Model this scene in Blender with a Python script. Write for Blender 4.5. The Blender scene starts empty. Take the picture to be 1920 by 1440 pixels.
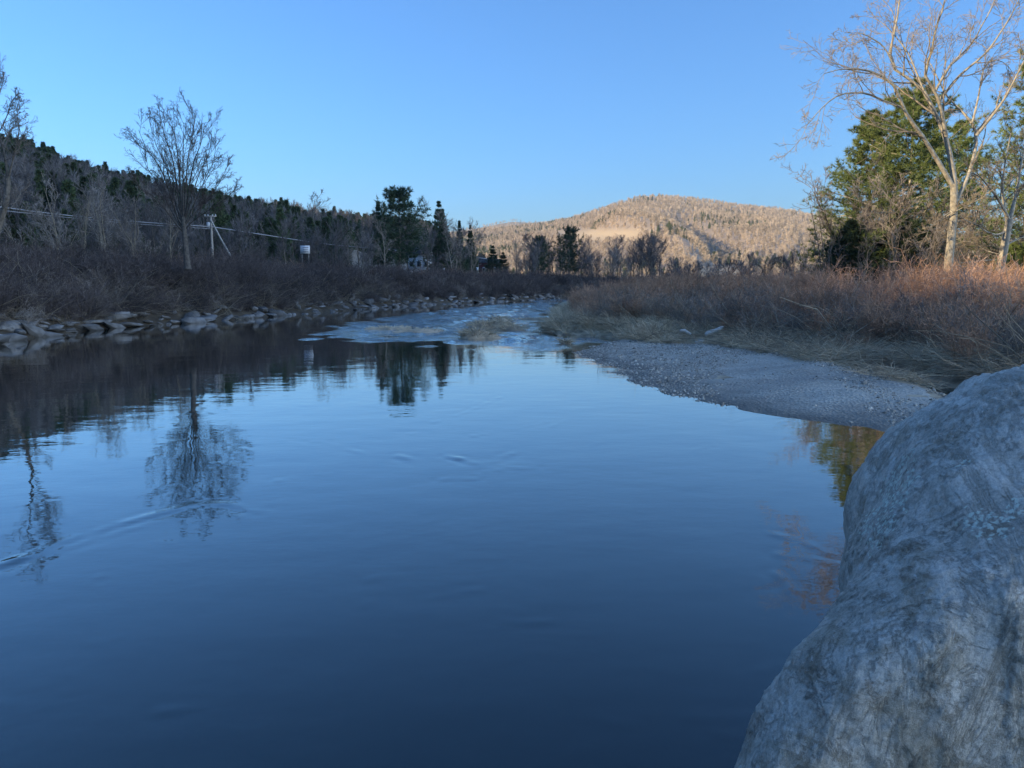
import bpy, bmesh, math, random
import numpy as np
from mathutils import Vector

# ------------------------------------------------------------------ camera
F = 1443.0                       # focal length in photo pixels (1920 wide)
PITCH = math.radians(7.31)
H = 2.6                          # eye above the water, metres
CP, SP = math.cos(PITCH), math.sin(PITCH)
scene = bpy.context.scene
col = scene.collection
cam_d = bpy.data.cameras.new('camera')
cam_d.sensor_width = 36.0
cam_d.lens = 36.0 * F / 1920.0
cam_d.clip_start = 0.05
cam_d.clip_end = 30000
cam = bpy.data.objects.new('camera', cam_d)
col.objects.link(cam)
cam.location = (0, 0, H)
cam.rotation_euler = (math.pi / 2 - PITCH, 0, 0)
scene.camera = cam

# ------------------------------------------------------------------ light
HAZE = 0.00008
SUN_AZ, SUN_EL = math.radians(-112), math.radians(16.5)     # azimuth clockwise from +Y
world = bpy.data.worlds.new('World')
scene.world = world
world.use_nodes = True
wn = world.node_tree
for n in list(wn.nodes):
    wn.nodes.remove(n)
sky = wn.nodes.new('ShaderNodeTexSky')
sky.sky_type = 'NISHITA'
sky.sun_disc = False
sky.sun_elevation = SUN_EL
sky.sun_rotation = -SUN_AZ
sky.altitude = 300
sky.air_density = 1.1
sky.dust_density = 2.4
sky.ozone_density = 10.0
bg = wn.nodes.new('ShaderNodeBackground')
bg.inputs['Strength'].default_value = 0.15
wo = wn.nodes.new('ShaderNodeOutputWorld')
wn.links.new(sky.outputs[0], bg.inputs['Color'])
wn.links.new(bg.outputs[0], wo.inputs['Surface'])
sun_d = bpy.data.lights.new('sun', 'SUN')
sun_d.energy = 3.6
sun_d.angle = math.radians(0.53)
sun_d.color = (1.0, 0.84, 0.64)
sun = bpy.data.objects.new('sun', sun_d)
col.objects.link(sun)
SV = Vector((math.sin(SUN_AZ) * math.cos(SUN_EL), math.cos(SUN_AZ) * math.cos(SUN_EL), math.sin(SUN_EL)))
sun.rotation_euler = SV.to_track_quat('Z', 'Y').to_euler()
sun.location = (-60, -30, 60)
scene.view_settings.view_transform = 'Standard'
scene.view_settings.look = 'None'
scene.view_settings.gamma = 1.0
scene.view_settings.exposure = 1.24
scene.view_settings.use_white_balance = True          # camera balanced for the shade
scene.view_settings.white_balance_temperature = 7400
scene.view_settings.white_balance_tint = 6
scene.cycles.use_denoising = True
scene.cycles.max_bounces = 6
scene.cycles.diffuse_bounces = 3
scene.cycles.glossy_bounces = 3
scene.cycles.transparent_max_bounces = 8

rng = np.random.default_rng(7)
random.seed(7)
pi = math.pi


# ------------------------------------------------------------------ pixel -> place
def ray(u, v):
    dx, dy = (u - 960) / F, -(v - 720) / F
    return np.array([dx, CP + dy * SP, -SP + dy * CP])


def atz(u, v, z=0.0):
    d = ray(u, v)
    return np.array([0, 0, H]) + d * ((z - H) / d[2])


def atY(u, v, Y):
    d = ray(u, v)
    return np.array([0, 0, H]) + d * (Y / d[1])


def xyz(px, Y):
    return np.array([atY(u, v, Y) for u, v in px])


# ------------------------------------------------------------------ helpers
class Waves:
    """cheap smooth 2-D / 3-D noise: a sum of random sinusoids, about -1..1"""
    def __init__(self, seed, lmin, lmax, n=18, dim=2):
        r = np.random.default_rng(seed)
        k = 2 * pi / np.exp(r.uniform(math.log(lmin), math.log(lmax), n))
        d = r.normal(size=(n, dim))
        d /= np.linalg.norm(d, axis=1)[:, None]
        self.k = d * k[:, None]
        self.p = r.uniform(0, 2 * pi, n)
        a = (1 / k) ** 0.6
        self.a = a / math.sqrt((a * a).sum() / 2) * 0.5

    def __call__(self, P):
        P = np.asarray(P, float)
        out = np.zeros(P.shape[:-1])
        for k, p, a in zip(self.k, self.p, self.a):
            out += a * np.sin(P @ k + p)
        return out


def seg_dist(P, line):
    """distance of points (n,2) to a polyline"""
    best = np.full(len(P), 1e9)
    for a, b in zip(line[:-1], line[1:]):
        ab = b - a
        t = np.clip(((P - a) @ ab) / max(ab @ ab, 1e-9), 0, 1)
        best = np.minimum(best, np.hypot(*(P - a - t[:, None] * ab).T))
    return best


def in_poly(P, poly):
    x, y = P[:, 0], P[:, 1]
    ins = np.zeros(len(P), bool)
    n = len(poly)
    for i in range(n):
        x1, y1 = poly[i]
        x2, y2 = poly[(i + 1) % n]
        if y1 == y2:
            continue
        c = ((y1 > y) != (y2 > y)) & (x < (x2 - x1) * (y - y1) / (y2 - y1) + x1)
        ins ^= c
    return ins


def smooth(t):
    t = np.clip(t, 0, 1)
    return t * t * (3 - 2 * t)


def mk_mesh(name, parts, mats, shade=False):
    """parts: list of (verts (n,3), faces (m,3|4), material index)"""
    me = bpy.data.meshes.new(name)
    V, L, LS, LT, MI = [], [], [], [], []
    off = lo = 0
    for v, f, mi in parts:
        v = np.asarray(v, np.float32).reshape(-1, 3)
        f = np.asarray(f, np.int32)
        if not len(f):
            continue
        V.append(v)
        L.append((f + off).ravel())
        k = f.shape[1]
        LS.append(lo + np.arange(len(f), dtype=np.int32) * k)
        LT.append(np.full(len(f), k, np.int32))
        MI.append(np.full(len(f), mi, np.int32))
        off += len(v)
        lo += len(f) * k
    V = np.concatenate(V); L = np.concatenate(L); LS = np.concatenate(LS); LT = np.concatenate(LT); MI = np.concatenate(MI)
    me.vertices.add(len(V))
    me.vertices.foreach_set('co', V.ravel())
    me.loops.add(len(L))
    me.loops.foreach_set('vertex_index', L)
    me.polygons.add(len(LS))
    me.polygons.foreach_set('loop_start', LS)
    me.polygons.foreach_set('loop_total', LT)
    me.polygons.foreach_set('material_index', MI)
    if shade:
        me.polygons.foreach_set('use_smooth', np.ones(len(LS), bool))
    for m in mats:
        me.materials.append(m)
    me.update(calc_edges=True)
    me.validate()
    return me


def tubes(P, R, k=4):
    """P (M,N,3), R (M,N) -> one tapered tube for each polyline; k=1 gives a flat strip"""
    P = np.asarray(P, float); R = np.asarray(R, float)
    M, N = R.shape
    d = P[:, -1] - P[:, 0]
    d /= np.linalg.norm(d, axis=1)[:, None] + 1e-9
    ref = np.where(np.abs(d[:, 2:3]) < .8, np.array([[0, 0, 1.]]), np.array([[1., 0, 0]]))
    a = np.cross(d, ref); a /= np.linalg.norm(a, axis=1)[:, None] + 1e-9
    b = np.cross(d, a)
    if k == 1:
        th = (np.arange(M) * 2.39996)[:, None]
        w = a * np.cos(th) + b * np.sin(th)
        V = np.stack([P - R[..., None] * w[:, None], P + R[..., None] * w[:, None]], 2)
        base = (np.arange(M)[:, None] * N + np.arange(N - 1)[None]) * 2
        Fc = np.stack([base, base + 1, base + 3, base + 2], -1).reshape(-1, 4)
        return V.reshape(-1, 3), Fc
    ang = np.arange(k) * 2 * pi / k
    ring = a[:, None, None] * np.cos(ang)[None, None, :, None] + b[:, None, None] * np.sin(ang)[None, None, :, None]
    V = P[:, :, None] + R[..., None, None] * ring
    i = (np.arange(M)[:, None, None] * N + np.arange(N - 1)[None, :, None]) * k
    j = np.arange(k)[None, None]
    j2 = (j + 1) % k
    Fc = np.stack([i + j, i + j2, i + k + j2, i + k + j], -1).reshape(-1, 4)
    return V.reshape(-1, 3), Fc


def grow(P, R, r, per, tr, ang, L, N=5, up=0.15, wob=0.12, rr=0.55, fall=0.5, flat=1.0, rmin=0.004, tip=0.25):
    """children for a set of parent polylines, level by level"""
    M, n, _ = P.shape
    t = (np.arange(per)[None] + r.uniform(0, 1, (M, per))) / per
    t = tr[0] + t * (tr[1] - tr[0])
    t = t.ravel()
    pidx = np.repeat(np.arange(M), per)
    s = t * (n - 1)
    i = np.clip(s.astype(int), 0, n - 2)
    f = (s - i)[:, None]
    A, B = P[pidx, i], P[pidx, i + 1]
    p0 = A + (B - A) * f
    r0 = (R[pidx, i] * (1 - f[:, 0]) + R[pidx, i + 1] * f[:, 0]) * rr
    d = B - A
    d /= np.linalg.norm(d, axis=1)[:, None] + 1e-9
    q = r.normal(size=d.shape); q[:, 2] *= flat
    q -= (q * d).sum(1)[:, None] * d
    q /= np.linalg.norm(q, axis=1)[:, None] + 1e-9
    a = np.radians(r.uniform(ang[0], ang[1], len(d)))[:, None]
    d = d * np.cos(a) + q * np.sin(a)
    plen = np.linalg.norm(np.diff(P, axis=1), axis=2).sum(1)[pidx]
    ln = (L * plen if L < 1 else np.full(len(t), L - 1.0)) * (1 - fall * t) * r.uniform(.65, 1.25, len(t))
    C = np.zeros((len(t), N, 3))
    C[:, 0] = p0
    for k in range(1, N):
        d = d + r.normal(size=d.shape) * wob + np.array([0, 0, up])
        d /= np.linalg.norm(d, axis=1)[:, None]
        C[:, k] = C[:, k - 1] + d * (ln / (N - 1))[:, None]
    RR = np.maximum(r0[:, None] * np.linspace(1, tip, N)[None], rmin)
    return C, RR


def resample(pts, n):
    pts = np.asarray(pts, float)
    # smooth Catmull-Rom through the points
    q = np.vstack([2 * pts[0] - pts[1], pts, 2 * pts[-1] - pts[-2]])
    out = []
    for i in range(1, len(q) - 2):
        for t in np.linspace(0, 1, 8, endpoint=False):
            a, b, c, d = q[i - 1], q[i], q[i + 1], q[i + 2]
            out.append(.5 * (2 * b + (c - a) * t + (2 * a - 5 * b + 4 * c - d) * t * t + (3 * b - a - 3 * c + d) * t ** 3))
    out.append(pts[-1])
    out = np.array(out)
    s = np.concatenate([[0], np.cumsum(np.linalg.norm(np.diff(out, axis=0), axis=1))])
    x = np.linspace(0, s[-1], n)
    return np.stack([np.interp(x, s, out[:, k]) for k in range(3)], 1)


def blades(C, D, r, n, ln, wd, spread=0.8, upb=0.0):
    """n pointed leaf / needle blades at each point C along direction D"""
    K = len(C)
    C = np.repeat(C, n, 0); D = np.repeat(D, n, 0)
    d = D + r.normal(size=D.shape) * spread + np.array([0, 0, upb])
    d /= np.linalg.norm(d, axis=1)[:, None] + 1e-9
    w = np.cross(d, r.normal(size=d.shape)); w /= np.linalg.norm(w, axis=1)[:, None] + 1e-9
    l = ln * r.uniform(.6, 1.3, len(d))[:, None]
    V = np.stack([C - w * wd * .5, C + w * wd * .5, C + d * l], 1).reshape(-1, 3)
    return V, np.arange(len(V)).reshape(-1, 3)


def tag(o, label=None, cat=None, group=None, kind=None):
    if label: o['label'] = label
    if cat: o['category'] = cat
    if group: o['group'] = group
    if kind: o['kind'] = kind
    return o


def obj(name, me, parent=None, loc=None):
    o = bpy.data.objects.new(name, me)
    col.objects.link(o)
    if parent: o.parent = parent
    if loc is not None: o.location = loc
    return o


def thing(name, label, cat, loc=(0, 0, 0), group=None, rz=0.0):
    o = bpy.data.objects.new(name, None)
    o.empty_display_size = .3
    col.objects.link(o)
    o.location = loc
    o.rotation_euler = (0, 0, rz)
    return tag(o, label, cat, group)


def dup(root, loc, rz=0.0, sc=1.0, label=None, group=None, tilt=(0, 0)):
    c = root.copy()
    col.objects.link(c)
    c.location = loc
    c.rotation_euler = (tilt[0], tilt[1], rz)
    c.scale = (sc, sc, sc) if np.isscalar(sc) else sc
    if label: c['label'] = label
    if group: c['group'] = group
    for ch in root.children:
        k = ch.copy(); col.objects.link(k); k.parent = c
        for g in ch.children:
            m = g.copy(); col.objects.link(m); m.parent = k
    return c


def boxm(cx, cy, cz, sx, sy, sz, rz=0.0):
    x = np.array([[-1, -1, -1], [1, -1, -1], [1, 1, -1], [-1, 1, -1], [-1, -1, 1], [1, -1, 1], [1, 1, 1], [-1, 1, 1]]) * .5 * np.array([sx, sy, sz])
    c, s = math.cos(rz), math.sin(rz)
    x = np.stack([x[:, 0] * c - x[:, 1] * s, x[:, 0] * s + x[:, 1] * c, x[:, 2]], 1) + np.array([cx, cy, cz])
    f = np.array([[0, 3, 2, 1], [4, 5, 6, 7], [0, 1, 5, 4], [1, 2, 6, 5], [2, 3, 7, 6], [3, 0, 4, 7]])
    return x, f


def hull_rock(seed, n=22, e=(1, 1, 1), bev=0.06):
    r = np.random.default_rng(seed)
    bm = bmesh.new()
    p = r.normal(size=(n, 3)); p /= np.abs(p).max(1)[:, None] ** .55 * np.linalg.norm(p, axis=1)[:, None] ** .45
    p *= r.uniform(.8, 1.05, (n, 1)) * np.array(e) * .5
    for q in p:
        bm.verts.new(q)
    res = bmesh.ops.convex_hull(bm, input=bm.verts)
    bmesh.ops.delete(bm, geom=[g for g in res['geom_interior'] if isinstance(g, bmesh.types.BMVert)], context='VERTS')
    if bev:
        bmesh.ops.bevel(bm, geom=list(bm.edges), offset=bev, segments=1, affect='EDGES', clamp_overlap=True)
    bmesh.ops.triangulate(bm, faces=bm.faces)
    bm.verts.ensure_lookup_table(); bm.verts.index_update()
    v = np.array([q.co for q in bm.verts]); f = np.array([[q.index for q in fc.verts] for fc in bm.faces])
    bm.free()
    return v, f


# ------------------------------------------------------------------ materials
def new_mat(name):
    m = bpy.data.materials.new(name)
    m.use_nodes = True
    nt = m.node_tree
    b = nt.nodes['Principled BSDF']
    return m, nt, b


def N(nt, t, **kw):
    n = nt.nodes.new(t)
    for k, v in kw.items():
        setattr(n, k, v)
    return n


def rgba(c):
    return (c[0], c[1], c[2], 1.0)


def mat_var(name, c1, c2, scale=3.0, rough=0.85, rnd=0.35, bump=0.0, coord='Object', spec=0.2, c3=None):
    """two or three colours mixed by noise, with a random brightness for each instance"""
    m, nt, b = new_mat(name)
    tc = N(nt, 'ShaderNodeTexCoord')
    no = N(nt, 'ShaderNodeTexNoise')
    no.inputs['Scale'].default_value = scale
    no.inputs['Detail'].default_value = 6
    if coord == 'World':
        ge = N(nt, 'ShaderNodeNewGeometry')
        nt.links.new(ge.outputs['Position'], no.inputs['Vector'])
    else:
        nt.links.new(tc.outputs[coord], no.inputs['Vector'])
    rp = N(nt, 'ShaderNodeValToRGB')
    rp.color_ramp.elements[0].position = .32
    rp.color_ramp.elements[0].color = rgba(c1)
    rp.color_ramp.elements[1].position = .68
    rp.color_ramp.elements[1].color = rgba(c2)
    if c3:
        e = rp.color_ramp.elements.new(.8); e.color = rgba(c3)
    nt.links.new(no.outputs['Fac'], rp.inputs['Fac'])
    oi = N(nt, 'ShaderNodeObjectInfo')
    mr = N(nt, 'ShaderNodeMapRange')
    mr.inputs['To Min'].default_value = 1 - rnd
    mr.inputs['To Max'].default_value = 1 + rnd
    nt.links.new(oi.outputs['Random'], mr.inputs['Value'])
    mx = N(nt, 'ShaderNodeVectorMath', operation='SCALE')
    nt.links.new(rp.outputs['Color'], mx.inputs[0])
    nt.links.new(mr.outputs[0], mx.inputs['Scale'])
    nt.links.new(mx.outputs[0], b.inputs['Base Color'])
    b.inputs['Roughness'].default_value = rough
    b.inputs['Specular IOR Level'].default_value = spec
    if bump:
        bp = N(nt, 'ShaderNodeBump')
        bp.inputs['Strength'].default_value = bump
        bp.inputs['Distance'].default_value = .05
        nt.links.new(no.outputs['Fac'], bp.inputs['Height'])
        nt.links.new(bp.outputs[0], b.inputs['Normal'])
    return m


M_BARK = mat_var('bark_grey', (.10, .085, .07), (.22, .19, .155), 6, bump=.4)
M_BARKDARK = mat_var('bark_dark', (.06, .052, .045), (.13, .115, .10), 6, bump=.4)
M_BARKPALE = mat_var('bark_pale', (.26, .225, .17), (.45, .40, .31), 5, bump=.5, rnd=.1)
M_TWIG = mat_var('twig_grey', (.19, .16, .14), (.33, .285, .245), 2)
M_TWIGTAN = mat_var('twig_tan', (.22, .175, .125), (.34, .28, .20), 2, rnd=.2)
M_TWIGDARK = mat_var('twig_dark', (.07, .055, .05), (.15, .12, .105), 2)
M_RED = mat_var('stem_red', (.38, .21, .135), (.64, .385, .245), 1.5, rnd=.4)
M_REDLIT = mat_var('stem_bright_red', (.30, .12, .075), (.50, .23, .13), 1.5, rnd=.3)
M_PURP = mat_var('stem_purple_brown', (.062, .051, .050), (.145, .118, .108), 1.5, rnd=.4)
M_STRAW = mat_var('dead_straw', (.46, .365, .25), (.70, .58, .41), 2, rnd=.3)
M_STRAWDARK = mat_var('dead_straw_dark', (.36, .275, .19), (.56, .44, .31), 2, rnd=.35)
M_PINE = mat_var('pine_needles', (.085, .125, .04), (.20, .24, .075), 1.2, rnd=.15, rough=.6)
M_SPRUCE = mat_var('spruce_needles', (.035, .06, .034), (.075, .11, .055), 1.2, rnd=.2, rough=.6)
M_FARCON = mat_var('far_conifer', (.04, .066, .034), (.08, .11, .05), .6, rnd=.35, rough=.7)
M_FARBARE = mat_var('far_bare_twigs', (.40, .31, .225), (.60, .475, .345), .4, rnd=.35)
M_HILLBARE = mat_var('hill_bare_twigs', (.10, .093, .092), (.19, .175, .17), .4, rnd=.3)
M_SOIL = mat_var('soil', (.055, .042, .03), (.13, .10, .068), .8, rnd=0, coord='World', bump=.6, c3=(.17, .14, .095))
M_LITTER = mat_var('leaf_litter', (.22, .17, .125), (.36, .285, .21), .05, rnd=0, coord='World', bump=.3)
M_ROCK = mat_var('riprap_rock', (.085, .083, .08), (.24, .23, .22), 2.5, rnd=.35, bump=.5)
M_PEB = mat_var('pebble', (.30, .27, .225), (.52, .47, .40), 2, rnd=.55)
M_DRIFT = mat_var('driftwood_bleached', (.45, .42, .38), (.68, .65, .60), 5, rnd=.1, bump=.3)
M_WHITE = mat_var('white_paint', (.62, .63, .64), (.78, .79, .80), 2, rnd=0, rough=.6)
M_DARKROOF = mat_var('dark_roof', (.04, .04, .045), (.08, .08, .085), 2, rnd=0, rough=.8)
M_PALEROOF = mat_var('pale_metal_roof', (.55, .57, .62), (.72, .74, .80), 1, rnd=0, rough=.5)
M_POLE = mat_var('weathered_pole', (.30, .27, .235), (.46, .42, .37), 4, rnd=.1)
M_GREY = mat_var('grey_metal', (.42, .43, .44), (.55, .56, .57), 3, rnd=0, rough=.5)
M_CABLE = mat_var('cable_sheath', (.30, .30, .31), (.42, .42, .43), 1, rnd=0, rough=.5)
M_REDWALL = mat_var('dark_red_wall', (.10, .03, .03), (.15, .05, .045), 2, rnd=0)
M_PANE = mat_var('window_pane', (.03, .035, .04), (.06, .07, .08), 1, rnd=0, rough=.1, spec=.5)
M_MARK = mat_var('sign_marks', (.25, .26, .28), (.35, .36, .38), 1, rnd=0)

# ------------------------------------------------------------------ the valley floor
LEFT_PX = [(0, 642), (60, 634), (130, 624), (200, 616), (290, 610), (345, 606), (450, 599), (550, 590), (620, 585),
           (700, 578), (800, 572), (900, 567), (1000, 563), (1060, 560)]
RIGHT_PX = [(1660, 812), (1560, 800), (1450, 785), (1300, 755), (1200, 722), (1130, 698), (1166, 693), (1115, 682),
            (1065, 660), (1100, 650), (1150, 641), (1182, 634), (1120, 631), (1040, 627), (1030, 613), (1040, 598),
            (1045, 585), (1047, 570)]
LEFT = np.array([(-19, -90), (-21, 0), (-22.5, 20)] + [tuple(atz(u, v)[:2]) for u, v in LEFT_PX] + [(30, 170), (90, 190), (260, 215)])
RIGHT = np.array([(1.5, -90), (1.5, -3), (2.4, 1.2), (5.5, 2.6), (9.0, 7), (9.0, 11)] + [tuple(atz(u, v)[:2]) for u, v in RIGHT_PX]
                 + [(13, 120), (35, 134), (95, 158), (260, 180)])
RIVER = np.vstack([LEFT, RIGHT[::-1]])
GRAVEL_BACK = np.array([tuple(atz(u, v, .3)[:2]) for u, v in [(1182, 629), (1300, 641), (1400, 654), (1500, 672), (1600, 692), (1670, 708), (1760, 728), (1900, 775)]])
GRAVEL_FRONT = np.array([tuple(atz(u, v, -.06)[:2]) for u, v in [(1900, 860), (1660, 818), (1560, 806), (1450, 791), (1300, 761), (1200, 728), (1130, 704), (1150, 695), (1115, 686), (1060, 664), (1100, 652), (1150, 643)]])
GRAVEL = np.vstack([GRAVEL_BACK, GRAVEL_FRONT])
SLOUGH = np.array([tuple(atz(u, v)[:2]) for u, v in [(1640, 706), (1690, 715), (1750, 726), (1830, 745), (1920, 775)]])

# left ridge: crest distance and height against azimuth; the far part from the skyline in the photo
_sk = [(-34, 360, 285), (-28, 390, 343), (-22, 430, 387), (-16, 500, 411), (-10, 560, 424), (-6, 600, 434), (-3.4, 640, 452)]
HILL_AZ, HILL_D, HILL_H = [-170, -150, -125, -110, -95, -80, -60, -45], [320, 300, 270, 250, 250, 250, 280, 320], [5, 31, 66.5, 68.6, 79.2, 102, 96, 84]
for a, dc, v in _sk:
    Y = dc * math.cos(math.radians(a))
    u = 960 + F * math.tan(math.radians(a))
    HILL_AZ.append(a); HILL_D.append(dc); HILL_H.append(atY(u, v, Y)[2] - 8 - 4)
HILL_AZ += [-1.5, 0]; HILL_D += [660, 680]; HILL_H += [3, 0]
HILL_H[-3] = 10
W_HILL = Waves(3, 25, 140)
W_GND = Waves(4, 1.2, 9)
W_GND2 = Waves(5, 8, 40)


def hill_part(x, y):
    az = np.degrees(np.arctan2(x, y)); d = np.hypot(x, y)
    dc = np.interp(az, HILL_AZ, HILL_D, left=320, right=680)
    hc = np.interp(az, HILL_AZ, HILL_H, left=0, right=0)
    d0 = np.interp(az, [-150, -60, -34, -16, -6, 0], [90, 85, 92, 120, 190, 260])
    t = (d - d0) / (dc - d0)
    up = np.clip(t, 0, 1) ** 1.15 * (1 + .25 * np.sin(np.clip(t, 0, 1) * pi))
    z = np.where(t < 1, up, np.clip(1 - .35 * (t - 1), .0, 1)) * hc
    return z + np.where(t > 0, np.clip(t, 0, 1) * W_HILL(np.stack([x, y], -1)) * 4.0 * np.clip(hc / 40, 0, 1), 0), t


def height(x, y):
    x = np.asarray(x, float); y = np.asarray(y, float)
    P = np.stack([x.ravel(), y.ravel()], 1)
    dl, dr = seg_dist(P, LEFT), seg_dist(P, RIGHT)
    ins = in_poly(P, RIVER)
    d = np.minimum(dl, dr)
    zin = -.06 - np.minimum(d * .2, 1.5)
    n1, n2 = W_GND(P), W_GND2(P)
    zl = np.interp(dl, [0, .4, 1.4, 4.5, 8, 40, 90], [-.06, .30, .85, 2.1, 2.6, 3.6, 4.2]) + n1 * .12 * np.clip(dl / 3, 0, 1) + n2 * .25 * np.clip(dl / 20, 0, 1)
    nearbar = 1 - smooth((P[:, 1] - 33) / 6)
    zg = np.interp(dr, [0, 1, 3, 6, 9, 14, 25, 60], [-.06, .03, .14, .28, .5, .95, 1.3, 1.6])
    zt = np.interp(dr, [0, .3, 1.5, 5, 20, 60], [-.06, .25, .5, .8, 1.15, 1.5])
    zr = zg * nearbar + zt * (1 - nearbar) + n1 * .06 * np.clip(dr / 4, 0, 1) + n2 * .15 * np.clip(dr / 20, 0, 1)
    z = np.where(ins, zin, np.where(dl < dr, zl, zr))
    sd = seg_dist(P, SLOUGH)
    z -= np.where(ins, 0, .75 * np.exp(-(sd / .75) ** 2))
    hz, _ = hill_part(P[:, 0], P[:, 1])
    return (z + hz).reshape(x.shape)


def zat(x, y):
    return float(height(np.array([x]), np.array([y]))[0])


def polar(az_deg, rad):
    A, Rr = np.meshgrid(np.radians(az_deg), rad, indexing='ij')
    return np.sin(A) * Rr, np.cos(A) * Rr


def grid_faces(n, m, wrap=False):
    i = np.arange(n if wrap else n - 1)[:, None]
    j = np.arange(m - 1)[None]
    i2 = (i + 1) % n
    return np.stack([i * m + j, i2 * m + j, i2 * m + j + 1, i * m + j + 1], -1).reshape(-1, 4)[:, ::-1]


az = np.concatenate([np.arange(-180, -40, 2.5), np.arange(-40, 40, .25), np.arange(40, 180, 2.5)])
rad = np.concatenate([np.geomspace(.6, 900, 300), [1200, 1800, 3000, 6000]])
gx, gy = polar(az, rad)
gz = height(gx, gy)
gz[:, rad > 900] = np.minimum(gz[:, rad > 900], 4)
gf = grid_faces(len(az), len(rad), True)
_, ht = hill_part(gx, gy)
hc = np.interp(np.degrees(np.arctan2(gx, gy)), HILL_AZ, HILL_H, left=0, right=0)
ish = ((ht > 0.0) & (hc > 1) & (gy * 0 + np.hypot(gx, gy) < 900)).ravel()
fh = ish[gf].all(1)
GV = np.stack([gx, gy, gz], -1).reshape(-1, 3)


def compact(V, Fc):
    u, inv = np.unique(Fc, return_inverse=True)
    return V[u], inv.reshape(Fc.shape)


v_, f_ = compact(GV, gf[~fh])
mg = mk_mesh('ground', [(v_, f_, 0)], [M_SOIL], True)
la = mg.attributes.new('straw', 'FLOAT', 'POINT')
la.data.foreach_set('value', np.where(seg_dist(v_[:, :2], RIGHT) < seg_dist(v_[:, :2], LEFT), 1.0, 0.0).astype(np.float32))
nt = M_SOIL.node_tree                    # dead straw covers the soil where the attribute says so
b = nt.nodes['Principled BSDF']
lk = b.inputs['Base Color'].links[0].from_socket
at = N(nt, 'ShaderNodeAttribute', attribute_name='straw')
n3 = N(nt, 'ShaderNodeTexNoise'); n3.inputs['Scale'].default_value = 2.5; n3.inputs['Detail'].default_value = 8
ge = N(nt, 'ShaderNodeNewGeometry'); nt.links.new(ge.outputs['Position'], n3.inputs['Vector'])
r3 = N(nt, 'ShaderNodeValToRGB')
r3.color_ramp.elements[0].position = .35; r3.color_ramp.elements[0].color = (.24, .185, .125, 1)
r3.color_ramp.elements[1].position = .65; r3.color_ramp.elements[1].color = (.52, .42, .295, 1)
nt.links.new(n3.outputs['Fac'], r3.inputs['Fac'])
m3 = N(nt, 'ShaderNodeMixRGB')
nt.links.new(at.outputs['Fac'], m3.inputs['Fac']); nt.links.new(lk, m3.inputs[1]); nt.links.new(r3.outputs[0], m3.inputs[2])
nt.links.new(m3.outputs[0], b.inputs['Base Color'])
tag(obj('ground', mg), kind='structure')
v_, f_ = compact(GV, gf[fh])
tag(obj('hillside', mk_mesh('hillside', [(v_, f_, 0)], [M_LITTER], True)), kind='structure')

# gravel bar: a finer sheet on the ground
m_grav, nt, b = new_mat('gravel')
ge = N(nt, 'ShaderNodeNewGeometry')
n1 = N(nt, 'ShaderNodeTexNoise'); n1.inputs['Scale'].default_value = .45; n1.inputs['Detail'].default_value = 3
n2 = N(nt, 'ShaderNodeTexVoronoi'); n2.inputs['Scale'].default_value = 16
nt.links.new(ge.outputs['Position'], n1.inputs['Vector'])
nt.links.new(ge.outputs['Position'], n2.inputs['Vector'])
rp = N(nt, 'ShaderNodeValToRGB')
rp.color_ramp.elements[0].position = .40; rp.color_ramp.elements[0].color = (.33, .295, .245, 1)
rp.color_ramp.elements[1].position = .62; rp.color_ramp.elements[1].color = (.47, .425, .35, 1)
nt.links.new(n1.outputs['Fac'], rp.inputs['Fac'])
mx = N(nt, 'ShaderNodeMixRGB', blend_type='MULTIPLY'); mx.inputs['Fac'].default_value = .55
bw = N(nt, 'ShaderNodeRGBToBW')
nt.links.new(n2.outputs['Color'], bw.inputs['Color'])
r2 = N(nt, 'ShaderNodeMapRange'); r2.inputs['To Min'].default_value = .55; r2.inputs['To Max'].default_value = 1.35
nt.links.new(bw.outputs[0], r2.inputs['Value'])
nt.links.new(rp.outputs['Color'], mx.inputs[1]); nt.links.new(r2.outputs[0], mx.inputs[2])
sx = N(nt, 'ShaderNodeSeparateXYZ'); nt.links.new(ge.outputs['Position'], sx.inputs[0])
wet = N(nt, 'ShaderNodeMapRange'); wet.inputs['From Min'].default_value = .03; wet.inputs['From Max'].default_value = .14
wet.inputs['To Min'].default_value = .42; wet.inputs['To Max'].default_value = 1
nt.links.new(sx.outputs['Z'], wet.inputs['Value'])
sc_ = N(nt, 'ShaderNodeVectorMath', operation='SCALE')
nt.links.new(mx.outputs[0], sc_.inputs[0]); nt.links.new(wet.outputs[0], sc_.inputs['Scale'])
nt.links.new(sc_.outputs[0], b.inputs['Base Color'])
b.inputs['Roughness'].default_value = .8
bp = N(nt, 'ShaderNodeBump'); bp.inputs['Strength'].default_value = .9; bp.inputs['Distance'].default_value = .03
nt.links.new(n2.outputs['Distance'], bp.inputs['Height']); nt.links.new(bp.outputs[0], b.inputs['Normal'])
X, Y = np.meshgrid(np.arange(.5, 17, .14), np.arange(9.5, 42, .14), indexing='ij')
ins = in_poly(np.stack([X.ravel(), Y.ravel()], 1), GRAVEL)
W_BAR = Waves(11, .5, 4)
Z = height(X, Y) + .035 + .03 * W_BAR(np.stack([X, Y], -1))
edge = np.minimum(seg_dist(np.stack([X.ravel(), Y.ravel()], 1), GRAVEL_BACK), 1).reshape(X.shape)
Z -= .05 * (1 - np.clip(edge / .5, 0, 1))
ff = grid_faces(*X.shape)
ff = ff[ins[ff].all(1)]
v_, f_ = compact(np.stack([X, Y, Z], -1).reshape(-1, 3), ff)
tag(obj('gravel_bar', mk_mesh('gravel_bar', [(v_, f_, 0)], [m_grav], True)), kind='structure')

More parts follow.
